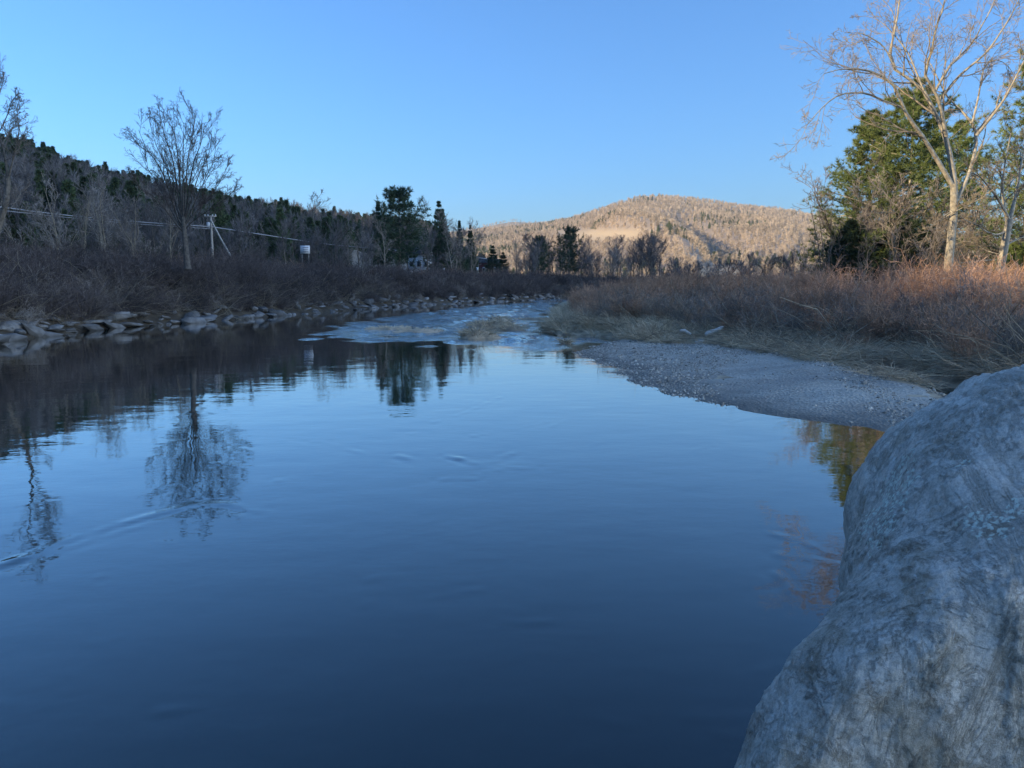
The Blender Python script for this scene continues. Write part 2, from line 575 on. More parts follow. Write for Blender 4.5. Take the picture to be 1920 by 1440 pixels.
# ------------------------------------------------------------------ the river
RIF_PX = [(585, 628), (640, 606), (740, 590), (900, 573), (1050, 564), (1047, 590), (1032, 615), (1045, 629), (1182, 635), (1110, 650), (1062, 661), (960, 655), (880, 648), (780, 641), (660, 640)]
RIF = np.array([tuple(atz(u, v)[:2]) for u, v in RIF_PX] + [])
RIPPLES = [([(0, 1060), (130, 1010), (250, 975), (360, 946), (430, 944), (485, 958)], .07, .010),
           ([(-20, 1062), (120, 1028), (240, 992), (330, 970)], .06, .006),
           ([(748, 855), (790, 866), (840, 868)], .08, .008), ([(842, 856), (870, 863), (900, 870), (935, 862), (960, 850)], .07, .010),
           ([(855, 858), (885, 862)], .05, .008), ([(130, 1095), (190, 1080)], .05, .007), ([(150, 1290), (225, 1276)], .05, .006),
           ([(75, 722), (150, 712)], .12, .012), ([(545, 835), (600, 828), (680, 850)], .07, .004), ([(1440, 1000), (1500, 1012), (1560, 1040)], .06, .006),
           ([(1460, 1040), (1530, 1050), (1580, 1060)], .06, .006), ([(1455, 1075), (1480, 1105), (1500, 1140)], .05, .005)]
_r = np.random.default_rng(29)
for _i in range(46):
    _u, _v = _r.uniform(20, 1500), 760 + 620 * _r.random() ** 1.6
    _l, _c = _r.uniform(18, 70), _r.uniform(-9, 9)
    _s = _r.normal(-.12, .12)
    RIPPLES.append(([(_u - _l, _v - _s * _l), (_u, _v + _c), (_u + _l, _v + _s * _l)], .05, _r.uniform(.003, .006) * (1.0 if _v < 950 else .35)))
azw = np.concatenate([np.arange(-100, -40, 4), np.arange(-40, -36, .5), np.arange(-36, 36, .2), np.arange(36, 100, 4)])
rw = np.geomspace(.7, 330, 640)
wx, wy = polar(azw, rw)
WP = np.stack([wx.ravel(), wy.ravel()], 1)
sd = seg_dist(WP, np.vstack([RIF, RIF[:1]]))
inr = in_poly(WP, RIF) | ((WP[:, 1] > 100) & (WP[:, 0] > 3))
warp = Waves(23, 1.5, 6)(WP)
warp2 = Waves(28, .6, 2.5)(WP)
rif = smooth((np.where(inr, sd, -sd) + 1.3 * warp + .7 * warp2) / 3.4 + .15)
W_R1, W_R2 = Waves(21, .5, 2.6, 26), Waves(22, 3, 14)
n_r = W_R1(WP)
patch = np.clip(.55 + .75 * Waves(26, 2.5, 9, 20)(WP * np.array([1.6, .7])), .12, 1.2)
chop = W_R1(WP * np.array([.8, 1.0])) * .5 + Waves(27, 1.6, 6, 20)(WP)
rz = rif * (patch * (1 - np.abs(n_r)) * .05 + .07 * patch * chop + .03 * W_R2(WP))
pool = .0012 * Waves(24, .6, 3)(WP) * np.clip(np.hypot(*WP.T) / 10, .1, 1)
for px, w, a in RIPPLES:
    ln = np.array([tuple(atz(u, v)[:2]) for u, v in px])
    dd = seg_dist(WP, ln)
    brk = np.clip(.35 + .9 * Waves(25, .25, 1.2)(WP), 0, 1.3)
    rz += .8 * a * np.exp(-(dd / w) ** 2) * brk
    rz -= .35 * a * np.exp(-((dd - 2.0 * w) / w) ** 2) * brk
WV = np.concatenate([WP, (rz + pool)[:, None]], 1)
m_wat, nt, b = new_mat('river_water')
b.inputs['Roughness'].default_value = .02
b.inputs['IOR'].default_value = 1.333
b.inputs['Coat Weight'].default_value = 1.0
b.inputs['Coat IOR'].default_value = 1.333
b.inputs['Coat Roughness'].default_value = .02
ge = N(nt, 'ShaderNodeNewGeometry')
at = N(nt, 'ShaderNodeAttribute', attribute_name='riffle')
mp = N(nt, 'ShaderNodeMapping'); mp.inputs['Scale'].default_value = (1.0, 1.6, 1)
nt.links.new(ge.outputs['Position'], mp.inputs['Vector'])
a1 = N(nt, 'ShaderNodeTexNoise'); a1.inputs['Scale'].default_value = 1.3; a1.inputs['Detail'].default_value = 4; a1.inputs['Roughness'].default_value = .55
a2 = N(nt, 'ShaderNodeTexNoise'); a2.inputs['Scale'].default_value = 3.0; a2.inputs['Detail'].default_value = 5; a2.inputs['Distortion'].default_value = .8
nt.links.new(mp.outputs[0], a1.inputs['Vector']); nt.links.new(mp.outputs[0], a2.inputs['Vector'])
b1 = N(nt, 'ShaderNodeBump'); b1.inputs['Strength'].default_value = .055; b1.inputs['Distance'].default_value = .06
b2 = N(nt, 'ShaderNodeBump'); b2.inputs['Distance'].default_value = .22
nt.links.new(a1.outputs['Fac'], b1.inputs['Height']); nt.links.new(a2.outputs['Fac'], b2.inputs['Height'])
nt.links.new(at.outputs['Fac'], b2.inputs['Strength']); nt.links.new(b1.outputs[0], b2.inputs['Normal'])
nt.links.new(b2.outputs[0], b.inputs['Normal'])
nt.links.new(b2.outputs[0], b.inputs['Coat Normal'])
a3 = N(nt, 'ShaderNodeTexNoise'); a3.inputs['Scale'].default_value = 2.2; a3.inputs['Detail'].default_value = 8; a3.inputs['Roughness'].default_value = .7; a3.inputs['Distortion'].default_value = 1.2
nt.links.new(mp.outputs[0], a3.inputs['Vector'])
fr = N(nt, 'ShaderNodeMapRange'); fr.inputs['From Min'].default_value = .52; fr.inputs['From Max'].default_value = .66
nt.links.new(a3.outputs['Fac'], fr.inputs['Value'])
fm = N(nt, 'ShaderNodeMath', operation='MULTIPLY'); nt.links.new(fr.outputs[0], fm.inputs[0]); nt.links.new(at.outputs['Fac'], fm.inputs[1])
fx = N(nt, 'ShaderNodeMixRGB'); fx.inputs[1].default_value = (.003, .018, .018, 1); fx.inputs[2].default_value = (.42, .46, .50, 1)   # aerated water
nt.links.new(fm.outputs[0], fx.inputs['Fac']); nt.links.new(fx.outputs[0], b.inputs['Base Color'])
mw = mk_mesh('river', [(WV, grid_faces(*wx.shape), 0)], [m_wat], True)
la = mw.attributes.new('riffle', 'FLOAT', 'POINT')
la.data.foreach_set('value', (rif * np.clip(patch, 0, 1)).astype(np.float32))
tag(obj('river', mw), kind='structure')

# ------------------------------------------------------------------ foreground boulder
BD = [2.686, 3.726, 1.222, 0.879, 1.021, 0.981, 0.618, -0.466, 1.132]
BS = [2.628, 3.038, 0.443, 2.07, 0.911, 1.526, 0.33, -0.392, 0.952]


def se_val(P, p):
    cx, cy, cz, a, b_, g, rz_, ry, e = p
    Q = P - np.array([cx, cy, cz])
    c, s = math.cos(-rz_), math.sin(-rz_)
    x = Q[:, 0] * c - Q[:, 1] * s; y = Q[:, 0] * s + Q[:, 1] * c; z = Q[:, 2]
    c, s = math.cos(-ry), math.sin(-ry)
    x, z = x * c + z * s, -x * s + z * c
    return (np.abs(x / a) ** (2 / e) + np.abs(y / b_) ** (2 / e) + np.abs(z / g) ** (2 / e)) ** (e / 2)


CUT_P, CUT_N = np.array([1.25, 2.50, 1.27]), np.array([-.175, -.81, .10])
CUT_N = CUT_N / np.linalg.norm(CUT_N)


def boulder_field(P):
    a = se_val(P, BD) - 1
    b_ = se_val(P, BS) - 1
    k = .7
    h = np.clip(.5 + .5 * (b_ - a) / k, 0, 1)
    f = b_ * (1 - h) + a * h - k * h * (1 - h)
    pl = (P - CUT_P) @ CUT_N * .8               # steeper front face
    k = .07
    h = np.clip(.5 - .5 * (pl - f) / k, 0, 1)
    return pl * (1 - h) + f * h + k * h * (1 - h)


def star(th, ph):
    c0 = np.array([2.66, 2.9, .75])
    D = np.stack([np.cos(ph) * np.cos(th), np.cos(ph) * np.sin(th), np.sin(ph)], -1).reshape(-1, 3)
    lo, hi = np.full(len(D), .05), np.full(len(D), 4.0)
    for _ in range(26):
        md = (lo + hi) / 2
        v = boulder_field(c0 + D * md[:, None])
        lo = np.where(v < 0, md, lo); hi = np.where(v < 0, hi, md)
    return c0 + D * lo[:, None], D


nth, nph = 680, 400
_k = np.concatenate([np.linspace(math.radians(130), math.radians(320), 560, endpoint=False), np.linspace(math.radians(320), math.radians(490), 120, endpoint=False)])
_p = np.concatenate([np.linspace(-1.2, -.75, 40, endpoint=False), np.linspace(-.75, pi / 2 - .004, 360)])
TH, PH = np.meshgrid(_k, _p, indexing='ij')
BV, BDir = star(TH, PH)
W_B1, W_B2 = Waves(31, .35, 1.2, 20, 3), Waves(32, .05, .3, 26, 3)
LN = np.array([.93, -.10, -.34]); LN /= np.linalg.norm(LN)              # normal of the rock's layers
LA = np.cross(LN, [0, 0, 1.0]); LA /= np.linalg.norm(LA); LB = np.cross(LN, LA)
Q = BV.copy()
q1 = Q @ LN
wob = W_B1(Q)
lay = Waves(33, .02, .09, 30, 1)((q1 + .010 * wob)[:, None])              # uneven layering
Qs = np.stack([q1 * 1.6, Q @ LA * .35, Q @ LB * .35], 1)
crk = np.exp(-(np.sin((q1 + .02 * wob + .010 * W_B2(Q)) * 2 * pi / .27) / .06) ** 2) * np.clip(.3 + W_B1(Q * 1.7 + 3), 0, 1)
face = np.clip((Q - CUT_P) @ CUT_N / .05 + 1.2, 0, 1)
dsp = .028 * wob + .0018 * face * lay + .0025 * W_B2(Qs) + .007 * W_B2(Q) + .006 * Waves(35, .02, .09, 40, 3)(Q) * np.clip(W_B1(Q * 1.3 + 5) + .3, 0, 1)
Ql = np.stack([q1, Q @ LA * .5, Q @ LB * .5], 1)
wl = Waves(36, .12, .55, 24, 3)(Ql) + .25 * Waves(37, .03, .12, 24, 3)(Q)
for c_ in (-.45, .05, .5):
    dsp += .005 * np.tanh(16 * (wl - c_))
BV = BV + BDir * dsp[:, None]
m_bld, nt, b = new_mat('schist')
ge = N(nt, 'ShaderNodeNewGeometry')


def noise(scale, detail=6, vec=None, rough=.6, dist=0.0):
    n = N(nt, 'ShaderNodeTexNoise')
    n.inputs['Scale'].default_value = scale; n.inputs['Detail'].default_value = detail
    n.inputs['Roughness'].default_value = rough; n.inputs['Distortion'].default_value = dist
    nt.links.new(vec if vec is not None else ge.outputs['Position'], n.inputs['Vector'])
    return n


def ramp(src, stops):
    r = N(nt, 'ShaderNodeValToRGB')
    el = r.color_ramp.elements
    el[0].position, el[0].color = stops[0][0], rgba(stops[0][1])
    el[1].position, el[1].color = stops[-1][0], rgba(stops[-1][1])
    for p, c in stops[1:-1]:
        e = el.new(p); e.color = rgba(c)
    nt.links.new(src, r.inputs['Fac'])
    return r


def mixc(f, a, b_):
    m = N(nt, 'ShaderNodeMixRGB')
    nt.links.new(f, m.inputs['Fac']); nt.links.new(a, m.inputs[1])
    if isinstance(b_, tuple):
        m.inputs[2].default_value = rgba(b_)
    else:
        nt.links.new(b_, m.inputs[2])
    return m


def mathn(op, a, b_=None, clamp=False):
    m = N(nt, 'ShaderNodeMath', operation=op); m.use_clamp = clamp
    for i, q in enumerate((a, b_)):
        if q is None: continue
        if isinstance(q, (int, float)): m.inputs[i].default_value = q
        else: nt.links.new(q, m.inputs[i])
    return m.outputs[0]


cmb = N(nt, 'ShaderNodeCombineXYZ')
for i_, (ax, k_) in enumerate(((LN, 1.0), (LA, .16), (LB, .16))):
    dt = N(nt, 'ShaderNodeVectorMath', operation='DOT_PRODUCT'); dt.inputs[1].default_value = tuple(ax * k_)
    nt.links.new(ge.outputs['Position'], dt.inputs[0]); nt.links.new(dt.outputs['Value'], cmb.inputs[i_])
mp = cmb
g1 = noise(1.7, 9, None, .62, .6)
g2 = noise(22, 10, mp.outputs[0], .74, .5)
g7 = noise(240, 4)
g3 = noise(70, 5)
g4 = noise(2.4, 7, None, .68, 1.2)
g6 = noise(7.5, 8, None, .7, 1.5)
base = ramp(g1.outputs['Fac'], [(.30, (.50, .445, .37)), (.45, (.64, .575, .485)), (.60, (.72, .65, .555)), (.75, (.78, .72, .63))])
strk = ramp(g2.outputs['Fac'], [(.32, (.34, .31, .27)), (.42, (.82, .80, .76)), (.52, (1.0, 1.0, 1.0)), (.62, (1.12, 1.12, 1.10)), (.72, (1.3, 1.3, 1.28))])
mul = N(nt, 'ShaderNodeMixRGB', blend_type='MULTIPLY'); mul.inputs['Fac'].default_value = .65
nt.links.new(base.outputs[0], mul.inputs[1]); nt.links.new(strk.outputs[0], mul.inputs[2])
pit = ramp(g6.outputs['Fac'], [(.27, (.35, .33, .30)), (.37, (1, 1, 1)), (.9, (1, 1, 1))])
mul2 = N(nt, 'ShaderNodeMixRGB', blend_type='MULTIPLY'); mul2.inputs['Fac'].default_value = .4
nt.links.new(mul.outputs[0], mul2.inputs[1]); nt.links.new(pit.outputs[0], mul2.inputs[2])
brn = ramp(g4.outputs['Fac'], [(.50, (0, 0, 0)), (.60, (.65, .65, .65))])
c1 = mixc(brn.outputs[0], mul2.outputs[0], (.36, .29, .20))
# lichen: a few crusts at fixed places, ragged by noise
LICH = [((1668, 915), .12, 2.95), ((1645, 955), .11, 2.9), ((1692, 928), .08, 3.0), ((1662, 995), .09, 2.9), ((1682, 880), .08, 2.9), ((1800, 878), .035, 3.0), ((1825, 975), .05, 2.9), ((1860, 988), .045, 2.9), ((1915, 955), .04, 2.9), ((1625, 1005), .04, 2.9)]


def surf_hit(u, v):
    d = ray(u, v); o = np.array([0, 0, H])
    t = np.arange(.6, 7, .004)
    val = boulder_field(o + d[None] * t[:, None])
    k = np.argmax(val < 0)
    return o + d * t[k] if (val < 0).any() else None


lsum = None
g5 = noise(30, 6, None, .75, 1.0)
for (u, v), rr, _ in LICH:
    p = surf_hit(u, v)
    if p is None: continue
    vd = N(nt, 'ShaderNodeVectorMath', operation='DISTANCE'); vd.inputs[1].default_value = p
    nt.links.new(ge.outputs['Position'], vd.inputs[0])
    q = mathn('SUBTRACT', 1.0, mathn('DIVIDE', vd.outputs['Value'], rr * 1.7), True)
    lsum = q if lsum is None else mathn('MAXIMUM', lsum, q)
vor = N(nt, 'ShaderNodeTexVoronoi'); vor.inputs['Scale'].default_value = 48
wv = N(nt, 'ShaderNodeVectorMath', operation='ADD'); nt.links.new(ge.outputs['Position'], wv.inputs[0])
ws = N(nt, 'ShaderNodeVectorMath', operation='SCALE'); ws.inputs['Scale'].default_value = .05
nt.links.new(g5.outputs['Color'], ws.inputs[0]); nt.links.new(ws.outputs[0], wv.inputs[1]); nt.links.new(wv.outputs[0], vor.inputs['Vector'])
vb = N(nt, 'ShaderNodeRGBToBW'); nt.links.new(vor.outputs['Color'], vb.inputs[0])
flake = mathn('GREATER_THAN', mathn('ADD', vb.outputs[0], mathn('MULTIPLY', lsum, .9)), .74)       # which flakes are there
flake = mathn('MULTIPLY', flake, mathn('LESS_THAN', vor.outputs['Distance'], mathn('MULTIPLY', g5.outputs['Fac'], .95)))
lm = ramp(mathn('MULTIPLY', flake, mathn('GREATER_THAN', lsum, .02)), [(.3, (0, 0, 0)), (.7, (1, 1, 1))])
cn = noise(5.5, 7, mp.outputs[0], .62, 1.0)
crm = mathn('ABSOLUTE', mathn('SUBTRACT', cn.outputs['Fac'], .5))
cn2 = noise(3.2, 8, None, .7, 2.0)
crm = mathn('MINIMUM', crm, mathn('MULTIPLY', mathn('ABSOLUTE', mathn('SUBTRACT', cn2.outputs['Fac'], .52)), 1.4))
crk_m = ramp(crm, [(.0, (.30, .27, .23)), (.012, (.62, .60, .56)), (.035, (1, 1, 1))])
mul4 = N(nt, 'ShaderNodeMixRGB', blend_type='MULTIPLY'); mul4.inputs['Fac'].default_value = .5
nt.links.new(c1.outputs[0], mul4.inputs[1]); nt.links.new(crk_m.outputs[0], mul4.inputs[2])
c1 = mul4
grn = ramp(mathn('ADD', mathn('MULTIPLY', g7.outputs['Fac'], .5), mathn('MULTIPLY', g3.outputs['Fac'], .5)), [(.38, (.45, .43, .40)), (.5, (1.0, 1.0, 1.0)), (.62, (1.45, 1.45, 1.45))])
mul3 = N(nt, 'ShaderNodeMixRGB', blend_type='MULTIPLY'); mul3.inputs['Fac'].default_value = .6
nt.links.new(c1.outputs[0], mul3.inputs[1]); nt.links.new(grn.outputs[0], mul3.inputs[2])
c1 = mul3
flk = ramp(noise(95, 3, mp.outputs[0], .6).outputs['Fac'], [(.66, (0, 0, 0)), (.72, (.7, .7, .7))])
c1 = mixc(flk.outputs[0], c1.outputs[0], (.72, .70, .66))
c2 = mixc(lm.outputs[0], c1.outputs[0], (.80, .84, .70))
nt.links.new(c2.outputs[0], b.inputs['Base Color'])
b.inputs['Roughness'].default_value = .5
b.inputs['Specular IOR Level'].default_value = .5
hgt = mathn('ADD', mathn('MULTIPLY', g2.outputs['Fac'], 1.0), mathn('MULTIPLY', g3.outputs['Fac'], .25))
hgt = mathn('ADD', hgt, mathn('MULTIPLY', lm.outputs[0], .2))
hgt = mathn('ADD', hgt, mathn('MULTIPLY', g6.outputs['Fac'], .8))
hgt = mathn('ADD', hgt, mathn('MULTIPLY', g7.outputs['Fac'], .12))
hgt = mathn('ADD', hgt, mathn('MULTIPLY', mathn('MINIMUM', crm, .04), 6.0))
bp = N(nt, 'ShaderNodeBump'); bp.inputs['Strength'].default_value = .75; bp.inputs['Distance'].default_value = .025
nt.links.new(hgt, bp.inputs['Height']); nt.links.new(bp.outputs[0], b.inputs['Normal'])
org = np.array([2.66, 2.9, -.4])
tag(obj('boulder', mk_mesh('boulder', [(BV - org, grid_faces(nth, nph, True)[:, ::-1], 0)], [m_bld], True), None, org),
    'huge smooth grey schist boulder with pale lichen crusts in the right foreground', 'boulder')
#@@PART2
# ------------------------------------------------------------------ scatter: one uncountable mass = one object



def scatter(name, meshes, pts, rot, scl, idx, label, cat):
    src = bpy.data.collections.new(name + '_kinds')
    for i, me in enumerate(meshes):
        o = bpy.data.objects.new('%s_kind_%02d' % (name, i), me)
        src.objects.link(o)
    me = bpy.data.meshes.new(name)
    pts = np.asarray(pts, np.float32)
    me.vertices.add(len(pts)); me.vertices.foreach_set('co', pts.ravel())
    a = me.attributes.new('rot', 'FLOAT_VECTOR', 'POINT'); a.data.foreach_set('vector', np.asarray(rot, np.float32).ravel())
    a = me.attributes.new('scl', 'FLOAT_VECTOR', 'POINT'); a.data.foreach_set('vector', np.asarray(scl, np.float32).ravel())
    a = me.attributes.new('idx', 'INT', 'POINT'); a.data.foreach_set('value', np.asarray(idx, np.int32))
    o = obj(name, me)
    ng = bpy.data.node_groups.new(name, 'GeometryNodeTree')
    ng.interface.new_socket('Geometry', in_out='INPUT', socket_type='NodeSocketGeometry')
    ng.interface.new_socket('Geometry', in_out='OUTPUT', socket_type='NodeSocketGeometry')
    gi, go = ng.nodes.new('NodeGroupInput'), ng.nodes.new('NodeGroupOutput')
    ci = ng.nodes.new('GeometryNodeCollectionInfo')
    ci.inputs['Collection'].default_value = src
    ci.inputs['Separate Children'].default_value = True
    ci.inputs['Reset Children'].default_value = True
    ip = ng.nodes.new('GeometryNodeInstanceOnPoints')
    ip.inputs['Pick Instance'].default_value = True

    def na(nm, dt):
        n = ng.nodes.new('GeometryNodeInputNamedAttribute'); n.data_type = dt
        n.inputs['Name'].default_value = nm
        return n.outputs['Attribute']
    ng.links.new(gi.outputs[0], ip.inputs['Points'])
    ng.links.new(ci.outputs[0], ip.inputs['Instance'])
    ng.links.new(na('idx', 'INT'), ip.inputs['Instance Index'])
    ng.links.new(na('rot', 'FLOAT_VECTOR'), ip.inputs['Rotation'])
    ng.links.new(na('scl', 'FLOAT_VECTOR'), ip.inputs['Scale'])
    ng.links.new(ip.outputs[0], go.inputs[0])
    md = o.modifiers.new('scatter', 'NODES'); md.node_group = ng
    return tag(o, label, cat, None, 'stuff')


def rots(n, tilt=.08):
    return np.stack([rng.normal(0, tilt, n), rng.normal(0, tilt, n), rng.uniform(0, 2 * pi, n)], 1)


def scl3(s, zvar=.15):
    s = np.asarray(s)
    return np.stack([s, s, s * rng.uniform(1 - zvar, 1 + zvar, len(s))], 1)


# ------------------------------------------------------------------ plant shapes
def bare_tree_mesh(seed, h, r0, spread=1.0, first=.3, limbs=12, lev=(6, 5, 3), ang=(25, 50), kt=6, lean=0.0, fine=True, twr=.008, up=.10):
    r = np.random.default_rng(seed)
    n = 10
    T = np.zeros((1, n, 3)); d = np.array([lean, 0, 1.0])
    for i in range(1, n):
        d = d + r.normal(size=3) * .07 * np.array([1, 1, .2]); d /= np.linalg.norm(d)
        T[0, i] = T[0, i - 1] + d * h / (n - 1)
    T[0, 0, 2] -= .25
    R = (r0 * np.linspace(1, .12, n) ** .8)[None]
    R[0, 0] *= 1.25
    A, RA = grow(T, R, r, limbs, (first, .97), ang, .42 * spread, 8, up, .12, .55, .45)
    B, RB = grow(A, RA, r, lev[0], (.2, .98), (22, 52), .5, 5, up * .8, .16, .6, .4, rmin=twr * 1.3)
    C, RC = grow(B, RB, r, lev[1], (.15, 1), (20, 55), .6, 4, .06, .2, .6, .3, rmin=twr)
    trunk = [tubes(T, R, kt) + (0,), tubes(A, RA, 4) + (0,)]
    crown = [tubes(B, RB, 3) + (0,), tubes(C, RC, 3) + (0,)]
    if fine:
        Dp, RD = grow(C, RC, r, lev[2], (.2, 1), (20, 55), .6, 3, .05, .2, .7, .3, rmin=twr * .8)
        crown.append(tubes(Dp, RD, 1) + (0,))
    return trunk, crown


def conifer_parts(seed, h, rad, z0, whorls, per, droop, tn, tl, tw, upturn=.12, taper=.9, side=7, r0=None, irr=.25, flatb=.35):
    """trunk + whorled branches with needle sprays"""
    r = np.random.default_rng(seed)
    n = 10
    T = np.zeros((1, n, 3)); T[0, :, 2] = np.linspace(-.3, h, n)
    T[0, 1:, :2] = np.cumsum(r.normal(0, h * .004, (n - 1, 2)), 0)
    R = ((r0 or h * .017) * np.linspace(1, .08, n))[None]
    zs = np.linspace(z0, h * .985, whorls) + r.normal(0, h * .01, whorls)
    P, RR = [], []
    nb = 7
    for z in zs:
        t = np.clip((h - z) / (h - z0), 0, 1)
        L0 = rad * (t ** taper * (1 - .25 * t ** 6) + .04)
        a0 = r.uniform(0, 2 * pi)
        for k in range(per):
            a = a0 + k * 2 * pi / per + r.normal(0, .25)
            L = L0 * r.uniform(1 - irr * 1.6, 1 + irr)
            s = np.linspace(0, 1, nb)
            cx = np.array([np.interp(z, T[0, :, 2], T[0, :, j]) for j in (0, 1)])
            rise = -droop * np.sin(s * pi * .6) + (upturn * s ** 2.5) + (1 - t) * .45 * s
            q = np.stack([cx[0] + np.cos(a) * s * L, cx[1] + np.sin(a) * s * L, z + rise * L + r.normal(0, .02 * L, nb) * s], 1)
            P.append(q); RR.append(max(.008, .016 * L0 + .006) * np.linspace(1, .25, nb))
    P, RR = np.array(P), np.array(RR)
    B, RB = grow(P, RR, r, side, (.18, 1.0), (35, 65), .34, 4, .05, .08, .6, .45, flatb, rmin=.006)
    ctr, dr = [], []
    for Q, ts in ((B, (.35, .7, 1.0)), (P, (.45, .65, .85, 1.0))):
        m = Q.shape[1]
        for t in ts:
            s = t * (m - 1); i = min(int(s), m - 2); f = s - i
            ctr.append(Q[:, i] + (Q[:, i + 1] - Q[:, i]) * f)
            d = Q[:, i + 1] - Q[:, i]
            dr.append(d / (np.linalg.norm(d, axis=1)[:, None] + 1e-9))
    ctr, dr = np.vstack(ctr), np.vstack(dr)
    nv = blades(ctr, dr, r, tn, tl, tw, .75, .15)
    return [tubes(T, R, 7) + (0,), tubes(P, RR, 3) + (0,)], [nv + (0,)]


def shrub_mesh(seed, stems, h, base, lean, mats, tw=.006, per=(5, 4), arch=-.02, sd=.012):
    r = np.random.default_rng(seed)
    P = np.zeros((stems, 6, 3))
    a = r.uniform(0, 2 * pi, stems); b_ = base * np.sqrt(r.uniform(0, 1, stems))
    P[:, 0, 0], P[:, 0, 1] = np.cos(a) * b_, np.sin(a) * b_
    P[:, 0, 2] = -.15
    l = np.radians(np.abs(r.normal(0, lean, stems)))
    a2 = a + r.normal(0, .7, stems)
    d = np.stack([np.sin(l) * np.cos(a2), np.sin(l) * np.sin(a2), np.cos(l)], 1)
    ln = h * r.uniform(.55, 1.15, stems)
    for k in range(1, 6):
        d = d + r.normal(size=d.shape) * .17 + np.array([0, 0, arch]); d /= np.linalg.norm(d, axis=1)[:, None]
        P[:, k] = P[:, k - 1] + d * (ln / 5)[:, None]
    R = np.full((stems, 1), sd) * r.uniform(.7, 1.4, (stems, 1)) * np.linspace(1, .35, 6)[None]
    B, RB = grow(P, R, r, per[0], (.2, 1), (22, 62), .45, 4, .05, .2, .65, .3, rmin=tw)
    C, RC = grow(B, RB, r, per[1], (.2, 1), (22, 65), .6, 3, .03, .24, .7, .3, rmin=tw * .8)
    return mk_mesh('shrub', [tubes(P, R, 3) + (0,), tubes(B, RB, 3) + (0,), tubes(C, RC, 1) + (0,)], mats)


def grass_mesh(seed, n, h, base, bend, mats, w=.008):
    r = np.random.default_rng(seed)
    P = np.zeros((n, 5, 3))
    a = r.uniform(0, 2 * pi, n); b_ = base * np.sqrt(r.uniform(0, 1, n))
    P[:, 0, 0], P[:, 0, 1], P[:, 0, 2] = np.cos(a) * b_, np.sin(a) * b_, -.05
    l = np.radians(np.abs(r.normal(0, 22, n)))
    a2 = a + r.normal(0, .9, n)
    out = np.stack([np.cos(a2), np.sin(a2), np.zeros(n)], 1)
    d = out * np.sin(l)[:, None] + np.array([0, 0, 1]) * np.cos(l)[:, None]
    ln = h * r.uniform(.45, 1.2, n); bd = bend * r.uniform(.2, 1.6, n)
    for k in range(1, 5):
        d = d + out * bd[:, None] * .4 + np.array([0, 0, -1.0]) * (bd * .28)[:, None] + r.normal(size=d.shape) * .05
        d /= np.linalg.norm(d, axis=1)[:, None]
        P[:, k] = P[:, k - 1] + d * (ln / 4)[:, None]
        P[:, k, 2] = np.maximum(P[:, k, 2], .02)
    R = w * r.uniform(.6, 1.4, (n, 1)) * np.array([[1, .95, .8, .6, .2]])
    return mk_mesh('grass', [tubes(P, R, 1) + (0,)], mats)


def straw_mesh(seed, n, L, base, mats, w=.012, rise=18, k=3):
    """fallen, matted stalks"""
    r = np.random.default_rng(seed)
    a = r.uniform(0, 2 * pi, n); b_ = base * np.sqrt(r.uniform(0, 1, n))
    P = np.zeros((n, 5, 3))
    P[:, 0] = np.stack([np.cos(a) * b_, np.sin(a) * b_, r.uniform(.0, .12, n)], 1)
    a2 = r.normal(0, .8, n) + np.where(r.random(n) < .5, 0, pi)
    e = np.radians(np.abs(r.normal(0, rise, n)))
    d = np.stack([np.cos(a2) * np.cos(e), np.sin(a2) * np.cos(e), np.sin(e)], 1)
    ln = L * r.uniform(.4, 1.3, n)
    for i in range(1, 5):
        d = d + r.normal(size=d.shape) * .16 + np.array([0, 0, -.09]); d /= np.linalg.norm(d, axis=1)[:, None]
        P[:, i] = P[:, i - 1] + d * (ln / 4)[:, None]
        P[:, i, 2] = np.maximum(P[:, i, 2], .03)
    R = w * r.uniform(.5, 1.4, (n, 1)) * np.linspace(1, .4, 5)[None]
    return mk_mesh('straw', [tubes(P, R, k) + (0,)], mats)


def fuzzy_tree_mesh(seed, h, w, n, mats, bl=1.1, bw=.16):
    """distant bare tree: trunk, limbs and a haze of twig sprays"""
    r = np.random.default_rng(seed)
    T = np.zeros((1, 4, 3)); T[0, :, 2] = np.linspace(-.5, h * .85, 4); T[0, 1:, :2] = r.normal(0, h * .012, (3, 2))
    R = np.array([[.016, .013, .009, .004]]) * h
    A, RA = grow(T, R, r, 9, (.3, .98), (18, 42), .42, 4, .12, .1, .5, .4)
    B, RB = grow(A, RA, r, 5, (.25, 1), (20, 45), .5, 3, .1, .15, .55, .3, rmin=.035)
    c = B[:, 1:].reshape(-1, 3); d = np.repeat(B[:, 2] - B[:, 1], 2, 0); d /= np.linalg.norm(d, axis=1)[:, None]
    nv = blades(c, d, r, n, bl, bw, .45, .25)
    return mk_mesh('tree', [tubes(T, R, 4) + (0,), tubes(A, RA, 3) + (0,), tubes(B, RB, 1) + (1,), nv + (1,)], mats)


def cone_tree_mesh(seed, h, rad, mats, tn=5, pine=False):
    tr, nd = conifer_parts(seed, h, rad, h * (.22 if pine else .06), 15 if pine else 20, 5, .02 if pine else .18, tn, .85, .30, .12, .55 if pine else .95, 3, irr=.3)
    return mk_mesh('conifer', [t[:2] + (0,) for t in tr] + [t[:2] + (1,) for t in nd], mats)


